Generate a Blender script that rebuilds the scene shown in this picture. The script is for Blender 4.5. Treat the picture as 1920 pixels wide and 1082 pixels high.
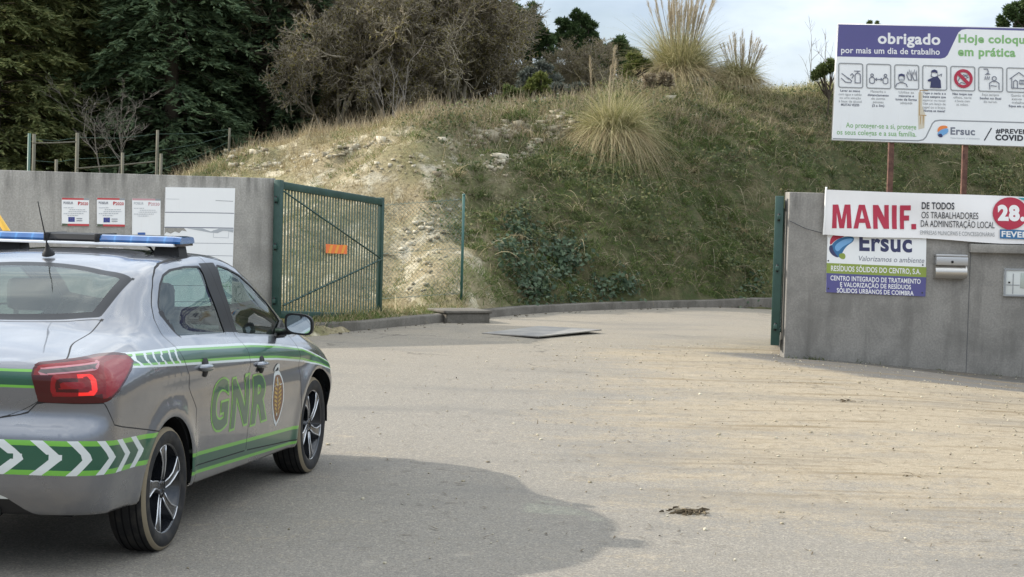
import bpy, bmesh, math, random
import numpy as np
from mathutils import Vector, Matrix
from mathutils.bvhtree import BVHTree

R = math.radians
rng = np.random.default_rng(11)
random.seed(5)
for o in list(bpy.data.objects):
    bpy.data.objects.remove(o)
sc = bpy.context.scene
col = sc.collection

# ------------------------------------------------------------------ camera, world, sun
FOC, CAM_H, PITCH, ROLL = 3400.0, 1.791, 0.050, 0.026      # focal length in photo pixels
cam_d = bpy.data.cameras.new('camera')
cam_d.sensor_width = 36.0
cam_d.lens = FOC / 1920 * 36
cam_d.clip_start, cam_d.clip_end = 0.1, 3000
cam = bpy.data.objects.new('camera', cam_d)
col.objects.link(cam)
cam.matrix_world = Matrix.Translation((0, 0, CAM_H)) @ Matrix.Rotation(R(90) - PITCH, 4, 'X') @ Matrix.Rotation(ROLL, 4, 'Z')
sc.camera = cam

SUN_EL, SUN_AZ = R(30.5), R(12.5)                               # sun to the left, a little beyond the scene
to_sun = Vector((-math.cos(SUN_AZ) * math.cos(SUN_EL), math.sin(SUN_AZ) * math.cos(SUN_EL), math.sin(SUN_EL)))
sun_d = bpy.data.lights.new('sun', 'SUN')
sun_d.energy = 3.25
sun_d.angle = R(0.8)
sun_d.color = (1.0, 0.93, 0.82)
sun = bpy.data.objects.new('sun', sun_d)
col.objects.link(sun)
sun.rotation_euler = to_sun.to_track_quat('Z', 'Y').to_euler()

world = bpy.data.worlds.new('World')
sc.world = world
world.use_nodes = True
wt = world.node_tree
wt.nodes.clear()
def wn(t, **k):
    n = wt.nodes.new(t)
    for a, b in k.items():
        setattr(n, a, b)
    return n
w_out = wn('ShaderNodeOutputWorld')
w_bg = wn('ShaderNodeBackground')
w_sky = wn('ShaderNodeTexSky', sky_type='NISHITA', sun_disc=False, sun_elevation=SUN_EL,
           sun_rotation=math.atan2(to_sun.x, to_sun.y), air_density=1.0, dust_density=1.6, ozone_density=1.0)
w_tc = wn('ShaderNodeTexCoord')
w_map = wn('ShaderNodeMapping')
w_map.inputs['Scale'].default_value = (1.0, 1.0, 2.6)
w_no = wn('ShaderNodeTexNoise')
w_no.inputs['Scale'].default_value = 4.2
w_no.inputs['Detail'].default_value = 7
w_no.inputs['Roughness'].default_value = 0.58
w_rmp = wn('ShaderNodeValToRGB')
w_rmp.color_ramp.elements[0].position = 0.36
w_rmp.color_ramp.elements[0].color = (0.45, 0.45, 0.45, 1)
w_rmp.color_ramp.elements[1].position = 0.62
w_rmp.color_ramp.elements[1].color = (1, 1, 1, 1)
w_cl = wn('ShaderNodeTexNoise')
w_cl.inputs['Scale'].default_value = 7.0
w_cl.inputs['Detail'].default_value = 6
w_cr = wn('ShaderNodeValToRGB')
w_cr.color_ramp.elements[0].position = 0.38
w_cr.color_ramp.elements[0].color = (4.3, 5.1, 6.3, 1)
w_cr.color_ramp.elements[1].position = 0.62
w_cr.color_ramp.elements[1].color = (7.4, 8.1, 9.0, 1)
w_mix = wn('ShaderNodeMix', data_type='RGBA')
w_sep = wn('ShaderNodeSeparateXYZ')
w_mr = wn('ShaderNodeMapRange')                              # the cloud deck is brighter overhead than low down
w_mr.inputs[1].default_value, w_mr.inputs[2].default_value, w_mr.inputs[3].default_value, w_mr.inputs[4].default_value = 0.22, 0.6, 1.0, 2.5
w_hi = wn('ShaderNodeVectorMath', operation='SCALE')
w_warm = wn('ShaderNodeMix', data_type='RGBA', blend_type='MULTIPLY')   # and a little warmer
w_warm.inputs[7].default_value = (1.0, .93, .83, 1)
w_m2 = wn('ShaderNodeMapRange')
w_m2.inputs[1].default_value, w_m2.inputs[2].default_value = 0.22, 0.6
for a, b in ((w_tc.outputs['Generated'], w_map.inputs['Vector']), (w_map.outputs[0], w_no.inputs['Vector']),
             (w_map.outputs[0], w_cl.inputs['Vector']), (w_no.outputs['Fac'], w_rmp.inputs[0]), (w_cl.outputs['Fac'], w_cr.inputs[0]),
             (w_rmp.outputs[0], w_mix.inputs['Factor']), (w_sky.outputs[0], w_mix.inputs[6]), (w_cr.outputs[0], w_mix.inputs[7]),
             (w_tc.outputs['Generated'], w_sep.inputs[0]), (w_sep.outputs['Z'], w_mr.inputs[0]), (w_sep.outputs['Z'], w_m2.inputs[0]), (w_m2.outputs[0], w_warm.inputs['Factor']), (w_mix.outputs[2], w_warm.inputs[6]), (w_warm.outputs[2], w_hi.inputs[0]), (w_mr.outputs[0], w_hi.inputs['Scale']), (w_hi.outputs[0], w_bg.inputs['Color']), (w_bg.outputs[0], w_out.inputs['Surface'])):
    wt.links.new(a, b)
w_bg.inputs['Strength'].default_value = 0.082

sc.view_settings.view_transform = 'Standard'
sc.view_settings.look = 'None'
sc.view_settings.gamma = 1
sc.view_settings.exposure = 0.90
sc.render.engine = 'CYCLES'
sc.cycles.max_bounces = 8
sc.cycles.transparent_max_bounces = 16
sc.cycles.use_denoising = True

# ------------------------------------------------------------------ measuring helpers
_c, _s, _cr, _sr = math.cos(PITCH), math.sin(PITCH), math.cos(ROLL), math.sin(ROLL)
CAMP = np.array([0, 0, CAM_H])
def ray(px, py):
    a, b = px - 960, py - 541
    u, v = a * _cr + b * _sr, -a * _sr + b * _cr
    x, y = u / FOC, -v / FOC
    return np.array([x, _c + y * _s, -_s + y * _c])
def at(px, py, Y):
    d = ray(px, py)
    return CAMP + d * Y / d[1]
def gnd(px, py, z=0.0):
    d = ray(px, py)
    return CAMP + d * (z - CAM_H) / d[2]
def on_plane(px, py, p0, n):
    d = ray(px, py)
    return CAMP + d * (np.dot(np.array(p0) - CAMP, n) / np.dot(d, n))

# ------------------------------------------------------------------ materials
def mat(name, color, rough=0.6, metal=0.0, coat=0.0, spec=0.5, emit=None, estr=0.0, trans=0.0, alpha=1.0):
    m = bpy.data.materials.new(name)
    m.use_nodes = True
    b = m.node_tree.nodes['Principled BSDF']
    b.inputs['Base Color'].default_value = (*color, 1)
    b.inputs['Roughness'].default_value = rough
    b.inputs['Metallic'].default_value = metal
    b.inputs['Coat Weight'].default_value = coat
    b.inputs['Coat Roughness'].default_value = 0.04
    b.inputs['Specular IOR Level'].default_value = spec
    if emit:
        b.inputs['Emission Color'].default_value = (*emit, 1)
        b.inputs['Emission Strength'].default_value = estr
    return m
class NT:
    """small node-graph helper"""
    def __init__(s, m):
        s.m = m; s.t = m.node_tree; s.b = s.t.nodes['Principled BSDF']
    def n(s, t, **k):
        x = s.t.nodes.new(t)
        for a, b in k.items():
            setattr(x, a, b)
        return x
    def l(s, a, b):
        s.t.links.new(a, b)
    def coord(s, scale=(1, 1, 1), rot=(0, 0, 0), kind='Object'):
        c = s.n('ShaderNodeTexCoord'); p = s.n('ShaderNodeMapping')
        p.inputs['Scale'].default_value = scale; p.inputs['Rotation'].default_value = rot
        s.l(c.outputs[kind], p.inputs['Vector'])
        return p.outputs[0]
    def noise(s, vec, scale, detail=4, rough=0.55, dist=0.0):
        x = s.n('ShaderNodeTexNoise')
        x.inputs['Scale'].default_value = scale; x.inputs['Detail'].default_value = detail
        x.inputs['Roughness'].default_value = rough; x.inputs['Distortion'].default_value = dist
        s.l(vec, x.inputs['Vector'])
        return x.outputs['Fac']
    def ramp(s, fac, stops):
        x = s.n('ShaderNodeValToRGB')
        e = x.color_ramp.elements
        while len(e) < len(stops):
            e.new(0.5)
        for i, (p, c) in enumerate(stops):
            e[i].position = p
            e[i].color = (c, c, c, 1) if isinstance(c, (int, float)) else (*c, 1)
        s.l(fac, x.inputs[0])
        return x.outputs[0]
    def mix(s, fac, a, b, mode='MIX'):
        x = s.n('ShaderNodeMix', data_type='RGBA', blend_type=mode)
        for v, i in ((fac, 0), (a, 6), (b, 7)):
            if isinstance(v, (int, float)):
                x.inputs[i].default_value = v
            elif isinstance(v, tuple):
                x.inputs[i].default_value = (*v, 1)
            else:
                s.l(v, x.inputs[i])
        return x.outputs[2]
    def math(s, op, a, b=0.0, clamp=False):
        x = s.n('ShaderNodeMath', operation=op, use_clamp=clamp)
        for v, i in ((a, 0), (b, 1)):
            if isinstance(v, (int, float)):
                x.inputs[i].default_value = v
            else:
                s.l(v, x.inputs[i])
        return x.outputs[0]
    def xyz(s, vec):
        x = s.n('ShaderNodeSeparateXYZ'); s.l(vec, x.inputs[0])
        return x.outputs
    def island(s):
        return s.n('ShaderNodeNewGeometry').outputs['Random Per Island']
    def bump(s, h, strength=0.3, dist=0.02):
        x = s.n('ShaderNodeBump')
        x.inputs['Strength'].default_value = strength; x.inputs['Distance'].default_value = dist
        s.l(h, x.inputs['Height']); s.l(x.outputs[0], s.b.inputs['Normal'])
    def base(s, c):
        s.l(c, s.b.inputs['Base Color'])

def leaf_mat(name, c0, c1, c2=None, rough=0.6, transl=0.25):
    """foliage: colour varies leaf by leaf, thin leaves let some light through"""
    m = mat(name, c0, rough, spec=0.25)
    t = NT(m)
    st = [(0.0, c0), (1.0, c1)] if c2 is None else [(0.0, c0), (0.55, c1), (1.0, c2)]
    c = t.ramp(t.island(), st)
    t.base(c)
    tr = t.n('ShaderNodeBsdfTranslucent'); t.l(c, tr.inputs['Color'])
    mx = t.n('ShaderNodeMixShader'); mx.inputs[0].default_value = transl
    t.l(t.b.outputs[0], mx.inputs[1]); t.l(tr.outputs[0], mx.inputs[2])
    t.l(mx.outputs[0], t.t.nodes['Material Output'].inputs['Surface'])
    return m

# ------------------------------------------------------------------ object helpers
def link(name, me, parent=None, loc=None):
    o = bpy.data.objects.new(name, me)
    col.objects.link(o)
    if parent is not None:
        o.parent = parent
    if loc is not None:
        o.location = loc
    return o
def tag(o, label=None, cat=None, group=None, kind=None):
    if label: o['label'] = label
    if cat: o['category'] = cat
    if group: o['group'] = group
    if kind: o['kind'] = kind
    return o
def thing(name, label, cat, loc=(0, 0, 0), rotz=0.0, group=None):
    o = link(name, None, None, loc)
    o.rotation_euler = (0, 0, rotz)
    o.empty_display_size = 0.3
    return tag(o, label, cat, group)
def copy_tree(o, parent=None):
    c = o.copy(); col.objects.link(c)
    if parent is not None: c.parent = parent
    for ch in o.children:
        copy_tree(ch, c)
    return c

class MB:
    """collects simple solids, then links them as ONE mesh"""
    def __init__(s):
        s.v = []; s.f = []; s.m = []; s.mats = []; s.sm = []
    def mi(s, m):
        if m not in s.mats: s.mats.append(m)
        return s.mats.index(m)
    def add(s, vs, fs, m, smooth=False):
        b = len(s.v); k = s.mi(m)
        s.v += [tuple(map(float, v)) for v in vs]
        for f in fs:
            s.f.append([b + i for i in f]); s.m.append(k); s.sm.append(smooth)
    def box(s, lo, hi, m, mtx=None, bev=0.0):
        x0, y0, z0 = lo; x1, y1, z1 = hi
        if bev <= 0:
            vs = [(x, y, z) for z in (z0, z1) for y in (y0, y1) for x in (x0, x1)]
            fs = [(0, 2, 3, 1), (4, 5, 7, 6), (0, 1, 5, 4), (2, 6, 7, 3), (0, 4, 6, 2), (1, 3, 7, 5)]
        else:
            bm = bmesh.new()
            bmesh.ops.create_cube(bm, size=1.0, matrix=Matrix.Translation(((x0 + x1) / 2, (y0 + y1) / 2, (z0 + z1) / 2)) @ Matrix.Diagonal((x1 - x0, y1 - y0, z1 - z0, 1)))
            bmesh.ops.bevel(bm, geom=bm.edges[:], offset=bev, segments=2, affect='EDGES', profile=0.5)
            bm.verts.index_update()
            vs = [tuple(v.co) for v in bm.verts]; fs = [[v.index for v in f.verts] for f in bm.faces]
            bm.free()
        if mtx is not None:
            vs = [tuple(mtx @ Vector(v)) for v in vs]
        s.add(vs, fs, m, bev > 0)
    def tube(s, pts, rad, m, seg=8, caps=True, smooth=True):
        pts = [np.array(p, float) for p in pts]
        rad = rad if hasattr(rad, '__len__') else [rad] * len(pts)
        vs = []; fs = []
        up = None
        for i, p in enumerate(pts):
            d = pts[min(i + 1, len(pts) - 1)] - pts[max(i - 1, 0)]
            d = d / (np.linalg.norm(d) + 1e-12)
            if up is None:
                up = np.array([0, 0, 1.0]) if abs(d[2]) < 0.9 else np.array([1.0, 0, 0])
            a = np.cross(d, up); a /= np.linalg.norm(a) + 1e-12
            b = np.cross(a, d); up = b
            for k in range(seg):
                t = 2 * math.pi * k / seg
                vs.append(p + rad[i] * (a * math.cos(t) + b * math.sin(t)))
        for i in range(len(pts) - 1):
            for k in range(seg):
                fs.append((i * seg + k, i * seg + (k + 1) % seg, (i + 1) * seg + (k + 1) % seg, (i + 1) * seg + k))
        if caps:
            fs.append(list(range(seg))[::-1]); fs.append([(len(pts) - 1) * seg + k for k in range(seg)])
        s.add(vs, fs, m, smooth)
    def lathe(s, prof, m, axis='y', seg=48, center=(0, 0, 0), closed=False, smooth=True):
        """profile of (along, radius) turned about an axis"""
        vs = []; fs = []; n = len(prof)
        for k in range(seg):
            t = 2 * math.pi * k / seg
            for a, r in prof:
                c, d = r * math.cos(t), r * math.sin(t)
                p = {'y': (c, a, d), 'z': (c, d, a), 'x': (a, c, d)}[axis]
                vs.append((p[0] + center[0], p[1] + center[1], p[2] + center[2]))
        rng_ = n if closed else n - 1
        for k in range(seg):
            for i in range(rng_):
                j = (i + 1) % n; k2 = (k + 1) % seg
                fs.append((k * n + i, k * n + j, k2 * n + j, k2 * n + i))
        s.add(vs, fs, m, smooth)
    def prism(s, poly, y0, y1, m, mtx=None):
        """outline in x,z pushed from y0 to y1"""
        n = len(poly)
        vs = [(x, y0, z) for x, z in poly] + [(x, y1, z) for x, z in poly]
        fs = [list(range(n)), list(range(n, 2 * n))[::-1]] + [(i, i + n, (i + 1) % n + n, (i + 1) % n) for i in range(n)]
        if mtx is not None:
            vs = [tuple(mtx @ Vector(v)) for v in vs]
        s.add(vs, fs, m)
    def build(s, name, parent=None, loc=None, recalc=True):
        me = bpy.data.meshes.new(name)
        me.from_pydata(s.v, [], s.f)
        for m in s.mats: me.materials.append(m)
        me.polygons.foreach_set('material_index', s.m)
        me.polygons.foreach_set('use_smooth', s.sm)
        if recalc:
            bm = bmesh.new(); bm.from_mesh(me); bmesh.ops.recalc_face_normals(bm, faces=bm.faces[:]); bm.to_mesh(me); bm.free()
        me.update()
        return link(name, me, parent, loc)

def soup(name, chunks, mats, parent=None, loc=None, smooth=False):
    """one mesh out of (verts, quads, material index) arrays"""
    V = []; Fq = []; M = []; b = 0
    for v, f, k in chunks:
        V.append(v); Fq.append(f + b); M.append(np.full(len(f), k, np.int32)); b += len(v)
    V = np.concatenate(V).astype(np.float32); Fq = np.concatenate(Fq).astype(np.int32); M = np.concatenate(M)
    me = bpy.data.meshes.new(name)
    n, k = Fq.shape
    me.vertices.add(len(V)); me.vertices.foreach_set('co', V.ravel())
    me.loops.add(n * k); me.loops.foreach_set('vertex_index', Fq.ravel())
    me.polygons.add(n)
    me.polygons.foreach_set('loop_start', np.arange(0, n * k, k, dtype=np.int32))
    me.polygons.foreach_set('loop_total', np.full(n, k, np.int32))
    for m in mats: me.materials.append(m)
    me.polygons.foreach_set('material_index', M)
    if smooth: me.polygons.foreach_set('use_smooth', np.ones(n, bool))
    me.update(calc_edges=True); me.validate()
    return link(name, me, parent, loc)

def unit(v):
    return v / (np.linalg.norm(v, axis=-1, keepdims=True) + 1e-9)
def blades(c, d, s, L, W, nseg=3, droop=0.0, taper=0.15, bend=None):
    """ribbons from base points c along d, width direction s, bending down by droop"""
    N = len(c); t = np.linspace(0, 1, nseg + 1)
    L = np.broadcast_to(L, (N,)); W = np.broadcast_to(W, (N,)); droop = np.broadcast_to(droop, (N,))
    P = c[:, None, :] + d[:, None, :] * (L[:, None] * t)[:, :, None]
    P[:, :, 2] -= (droop * L)[:, None] * t[None] ** 2.2
    if bend is not None: P += bend[:, None, :] * (L[:, None] * t[None] ** 2)[:, :, None]
    w = (W[:, None] * (1 - (1 - taper) * t[None] ** 1.5))[:, :, None] * s[:, None, :] * 0.5
    V = np.stack([P - w, P + w], 2).reshape(-1, 3)
    base = np.arange(N)[:, None] * (2 * (nseg + 1)) + np.arange(nseg)[None] * 2
    Fq = np.stack([base, base + 1, base + 3, base + 2], -1).reshape(-1, 4)
    return V, Fq
def diamonds(c, d, s, L, W):
    N = len(c)
    L = np.broadcast_to(L, (N,))[:, None]; W = np.broadcast_to(W, (N,))[:, None]
    V = np.stack([c, c + d * L * 0.45 + s * W * 0.5, c + d * L, c + d * L * 0.45 - s * W * 0.5], 1).reshape(-1, 3)
    return V, np.arange(N * 4).reshape(-1, 4)
def rand_dirs(n, r=rng):
    return unit(r.normal(size=(n, 3)))
# ------------------------------------------------------------------ lettering
TEXTS = []   # (parent, part name, string, material, target box x0,x1,z0,z1, y offset, bold, shear)
def glyph_mesh(s, bold=0.0, shear=0.0):
    c = bpy.data.curves.new('glyphs', 'FONT')
    c.body = s; c.size = 1.0; c.offset = bold; c.shear = shear; c.resolution_u = 5; c.fill_mode = 'FRONT'; c.space_character = 1 + bold * 2.2
    o = bpy.data.objects.new('glyphs', c)
    col.objects.link(o)
    bpy.context.view_layer.update()
    me = bpy.data.meshes.new_from_object(o.evaluated_get(bpy.context.evaluated_depsgraph_get()))
    v = np.array([p.co[:] for p in me.vertices])[:, :2]
    f = [list(p.vertices) for p in me.polygons]
    bpy.data.objects.remove(o); bpy.data.curves.remove(c); bpy.data.meshes.remove(me)
    return v, f
def fit(v, box, capfit=None):
    """stretch glyph outlines to a measured box (x0, x1, z0, z1)"""
    x0, x1, z0, z1 = box
    lo, hi = v.min(0), v.max(0)
    w = v.copy()
    w[:, 0] = x0 + (v[:, 0] - lo[0]) / (hi[0] - lo[0]) * (x1 - x0)
    w[:, 1] = z0 + (v[:, 1] - lo[1]) / (hi[1] - lo[1]) * (z1 - z0)
    return w

# ------------------------------------------------------------------ police car
def sdpoly(X, Z, poly, r=0.0):
    """signed distance to a polygon, negative inside"""
    P = np.array(poly, float); n = len(P)
    d = np.full(X.shape, 1e9); ins = np.zeros(X.shape, bool)
    for i in range(n):
        a, b = P[i], P[(i + 1) % n]
        e = b - a; wx, wz = X - a[0], Z - a[1]
        t = np.clip((wx * e[0] + wz * e[1]) / (e @ e), 0, 1)
        d = np.minimum(d, (wx - e[0] * t) ** 2 + (wz - e[1] * t) ** 2)
        c = (a[1] > Z) != (b[1] > Z)
        with np.errstate(divide='ignore', invalid='ignore'):
            xi = (b[0] - a[0]) * (Z - a[1]) / (b[1] - a[1] + 1e-30) + a[0]
        ins ^= c & (X < xi)
    d = np.sqrt(d)
    return np.where(ins, -d, d) - r
def chaikin(poly, it=2, closed=True):
    P = [np.array(p, float) for p in poly]
    for _ in range(it):
        Q = []
        for i in range(len(P)):
            a, b = P[i], P[(i + 1) % len(P)]
            Q += [a * 0.75 + b * 0.25, a * 0.25 + b * 0.75]
        P = Q
    return [tuple(p) for p in P]
def smooth_interp(x, pts, w=0.05):
    xs, ys = np.array(pts, float).T
    k = np.linspace(-1.5, 1.5, 13); g = np.exp(-k * k * 2); g /= g.sum()
    return sum(gi * np.interp(np.asarray(x) + ki * w, xs, ys) for gi, ki in zip(g, k))
def sstep(x, a, b):
    t = np.clip((x - a) / (b - a), 0, 1)
    return t * t * (3 - 2 * t)

def cut(bm, fn, eps=7e-4):
    """slice the surface along fn = 0"""
    bm.verts.index_update()
    V = list(bm.verts)
    f = fn(np.array([v.co[:] for v in V]))
    f = np.where(np.abs(f) < eps, 0.0, f)
    zero = {V[i] for i in np.nonzero(f == 0)[0]}
    for e in list(bm.edges):
        a, b = e.verts
        fa, fb = f[a.index], f[b.index]
        if fa * fb < 0:
            t = fa / (fa - fb)
            p = a.co.lerp(b.co, t)
            _, nv = bmesh.utils.edge_split(e, a, t)
            nv.co = p
            zero.add(nv)
    for fc in {x for v in zero for x in v.link_faces}:
        zs = [v for v in fc.verts if v in zero]
        if len(zs) < 2: continue
        vs = list(fc.verts); n = len(vs)
        for i in range(len(zs)):
            done = False
            for j in range(i + 1, len(zs)):
                k = abs(vs.index(zs[i]) - vs.index(zs[j]))
                if k != 1 and k != n - 1:
                    try:
                        bmesh.utils.face_split(fc, zs[i], zs[j]); done = True
                    except ValueError:
                        pass
                    break
            if done: break
    bm.verts.index_update()

M_paint = mat('metallic_grey_paint', (0.235, 0.25, 0.28), 0.30, 0.72, coat=1.0)
t = NT(M_paint); fl = t.noise(t.coord(), 1400, 2); t.base(t.mix(t.ramp(fl, [(0.35, 0.0), (0.65, 1.0)]), (0.135, 0.143, 0.16), (0.18, 0.19, 0.215)))
dirt = t.noise(t.coord(), 5, 5)
zc_ = t.xyz(t.coord())[2]                                    # road dust clings to the lower panels
lowd = t.n('ShaderNodeMapRange'); lowd.inputs[1].default_value = .62; lowd.inputs[2].default_value = .22; t.l(zc_, lowd.inputs[0])
dust_ = t.math('MULTIPLY', t.ramp(t.noise(t.coord((1, 1, 2)), 3.5, 6, .7), [(.32, 0), (.72, .55)]), lowd.outputs[0])
bc_ = t.b.inputs['Base Color'].links[0].from_socket
t.base(t.mix(dust_, bc_, (.26, .225, .17)))
t.l(t.math('SUBTRACT', .72, t.math('MULTIPLY', dust_, .9), True), t.b.inputs['Metallic'])
t.l(t.ramp(dirt, [(0.3, 0.24), (0.75, 0.40)]), t.b.inputs['Roughness'])
M_dark = mat('black_plastic', (0.012, 0.012, 0.013), 0.5, spec=0.3)
M_seam = mat('panel_gap', (0.006, 0.006, 0.007), 0.7)
M_matt = mat('matt_black_lining', (0.010, 0.010, 0.011), 0.9, spec=0.1)
M_green = mat('dark_green_vinyl', (0.006, 0.068, 0.038), 0.28, coat=0.4)
M_lime = mat('light_green_vinyl', (0.13, 0.37, 0.045), 0.3, coat=0.4)
M_refl = mat('silver_reflective_vinyl', (0.56, 0.60, 0.60), 0.38, 0.15)
M_gold = mat('gold_print', (0.42, 0.28, 0.07), 0.5)
M_rubber = mat('tyre_rubber', (0.016, 0.016, 0.017), 0.75, spec=0.3)
t = NT(M_rubber); t.base(t.mix(t.ramp(t.noise(t.coord(), 14, 5), [(0.45, 0.0), (0.8, 1.0)]), (0.014, 0.014, 0.015), (0.05, 0.045, 0.038)))
M_dust = mat('sandy_scuff', (0.20, 0.165, 0.11), 0.9)
M_rimdark = mat('rim_dark_gloss', (0.018, 0.02, 0.025), 0.25, 0.4, coat=0.6)
M_rim = mat('rim_bright_metal', (0.62, 0.63, 0.65), 0.3, 0.9)
M_chrome = mat('bright_metal', (0.75, 0.76, 0.77), 0.15, 1.0)
M_seat = mat('charcoal_seat_fabric', (0.03, 0.032, 0.035), 0.85)
M_frit = mat('black_glass_border', (0.022, 0.024, 0.027), 0.35, spec=0.15)
def glass_mat(name, tint, rough=0.01, base=0.07, haze=0.05):
    m = bpy.data.materials.new(name); m.use_nodes = True
    t = m.node_tree; t.nodes.clear()
    o = t.nodes.new('ShaderNodeOutputMaterial'); tr = t.nodes.new('ShaderNodeBsdfTransparent'); gl = t.nodes.new('ShaderNodeBsdfGlossy')
    fr = t.nodes.new('ShaderNodeLayerWeight'); fr.inputs['Blend'].default_value = 0.5
    pw = t.nodes.new('ShaderNodeMath'); pw.operation = 'POWER'; pw.inputs[1].default_value = 5.0
    ad = t.nodes.new('ShaderNodeMath'); ad.operation = 'MULTIPLY_ADD'; ad.use_clamp = True; ad.inputs[1].default_value = 0.85; ad.inputs[2].default_value = base
    t.links.new(fr.outputs['Facing'], pw.inputs[0])
    mx = t.nodes.new('ShaderNodeMixShader'); df = t.nodes.new('ShaderNodeBsdfDiffuse'); m2 = t.nodes.new('ShaderNodeMixShader')
    tr.inputs[0].default_value = (*tint, 1); gl.inputs['Roughness'].default_value = rough; gl.inputs['Color'].default_value = (0.95, 1, 0.98, 1)
    df.inputs['Color'].default_value = (0.38, 0.42, 0.42, 1); m2.inputs[0].default_value = haze
    t.links.new(pw.outputs[0], ad.inputs[0]); t.links.new(ad.outputs[0], mx.inputs[0])
    t.links.new(tr.outputs[0], m2.inputs[1]); t.links.new(df.outputs[0], m2.inputs[2])
    t.links.new(m2.outputs[0], mx.inputs[1]); t.links.new(gl.outputs[0], mx.inputs[2]); t.links.new(mx.outputs[0], o.inputs[0])
    return m
M_glass = glass_mat('tinted_window_glass', (0.50, 0.63, 0.58), base=0.05, haze=0.03)
M_rglass = glass_mat('dusty_rear_window_glass', (0.55, 0.67, 0.64), base=0.05, haze=0.10)
M_lampred = mat('red_lamp_lens', (0.15, 0.002, 0.004), 0.08, coat=0.25, spec=0.3)
M_lampdk = mat('dark_red_lamp_lens', (0.045, 0.002, 0.003), 0.08, coat=0.25, spec=0.3)
M_lampmid = mat('mid_red_lamp_lens', (0.20, 0.004, 0.007), 0.1, coat=0.25, spec=0.3)
M_lampglow = mat('lit_red_lamp_lens', (0.45, 0.012, 0.012), 0.1, coat=0.25, spec=0.3, emit=(1.0, 0.03, 0.02), estr=0.32)
M_lampclear = mat('smoked_lamp_lens', (0.10, 0.085, 0.085), 0.1, 0.3, coat=0.25, spec=0.3)
M_lampedge = mat('lamp_bright_line', (0.38, 0.16, 0.18), 0.2, 0.2)
M_chromed = mat('satin_trim', (.40, .41, .42), .3, .8)
M_lining = mat('dark_cabin_trim', (.035, .037, .04), .9, spec=.1)
M_headl = mat('headlight_lens', (.45, .48, .50), .06, .4, coat=1)
M_blue = mat('blue_beacon_lens', (0.012, 0.09, 0.42), 0.12, coat=1.0)
t = NT(M_blue)
bx_ = t.xyz(t.coord((1, 1, 1)))
wv = t.n('ShaderNodeTexWave', bands_direction='Y'); wv.inputs['Scale'].default_value = 3.3; wv.inputs['Distortion'].default_value = 0.4
t.l(t.coord(), wv.inputs['Vector'])
t.base(t.mix(t.ramp(wv.outputs['Fac'], [(0.0, 0.0), (0.93, 0.25), (1.0, 1.0)]), (0.004, 0.075, 0.25), (0.03, 0.17, 0.42)))

car = thing('police_car', 'silver grey police saloon with green stripes, door lettering and blue roof light bar', 'car')
CAR_A = 0.164
car.location = (-1.682 - math.cos(CAR_A) * 0.86, 8.905 + math.sin(CAR_A) * 0.86, 0)
car.rotation_euler = (0, 0, math.pi / 2 - CAR_A)             # x forward, y to its left

yf = np.linspace(0, .78, 18)[:-1]                           # tail: a slightly bowed back, then a tight rounded corner
th = np.linspace(np.pi / 2, 0, 16)
xr = np.concatenate([-.885 - .045 * (1 - (yf / .78) ** 2), -.675 - .21 * np.sin(th)])
fr_ = np.concatenate([yf, 1 - .22 * (1 - np.cos(th))])
xm = np.arange(-0.655, 2.87, 0.022)
th2 = np.linspace(0, np.pi / 2, 26)
xf = 2.88 + 0.60 * np.sin(th2); ff = np.maximum(np.cos(th2), 0)
XS = np.concatenate([xr, xm, xf]); FA = np.concatenate([fr_, np.ones(len(xm)), ff])
ztop = smooth_interp(XS, [(-1, .985), (-.88, 1.0), (-.6, 1.06), (-.30, 1.108), (-.20, 1.135), (0, 1.245), (.2, 1.338), (.4, 1.402), (.6, 1.436), (1.0, 1.456), (1.3, 1.450), (1.55, 1.432),
                          (1.8, 1.368), (2.05, 1.268), (2.3, 1.145), (2.48, 1.045), (2.58, .995), (2.8, .94), (3.1, .875), (3.3, .81), (3.6, .72)], 0.05)
wr = smooth_interp(XS, [(-1, .60), (-.3, .60), (.1, .595), (.5, .60), (1.3, .605), (1.475, .62), (1.66, .638), (1.85, .658), (2.06, .685), (2.28, .71), (2.6, .68), (3.6, .60)])
zr = smooth_interp(XS, [(-1, .975), (-.6, 1.04), (-.28, 1.09), (-.1, 1.165), (.1, 1.265), (.3, 1.345), (.5, 1.383), (.8, 1.400), (1.1, 1.404), (1.3, 1.403), (1.475, 1.388), (1.66, 1.346),
                        (1.85, 1.272), (2.06, 1.172), (2.28, 1.042), (2.42, .968), (2.6, .925), (3.0, .86), (3.3, .78), (3.6, .69)])
zb5 = smooth_interp(XS, [(-1, .955), (-.6, 1.015), (-.3, 1.06), (0, 1.07), (.5, 1.045), (1.0, 1.005), (1.5, .968), (2.0, .935), (2.3, .915), (2.6, .89), (3.0, .82), (3.3, .73), (3.6, .64)])
wb5 = smooth_interp(XS, [(-1, .74), (-.4, .755), (-.1, .765), (.3, .772), (1.0, .775), (1.8, .775), (2.2, .775), (2.6, .765), (3.6, .72)])
wsh = smooth_interp(XS, [(-1, .845), (-.5, .862), (.5, .862), (2.0, .858), (2.7, .855), (3.6, .82)])
zsh = zb5 - 0.085
zs = smooth_interp(XS, [(-1, .305), (-.5, .288), (0, .268), (.36, .258), (2.27, .205), (2.7, .21), (3.1, .22), (3.6, .25)])
NT_ = 78
prof = []
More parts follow.
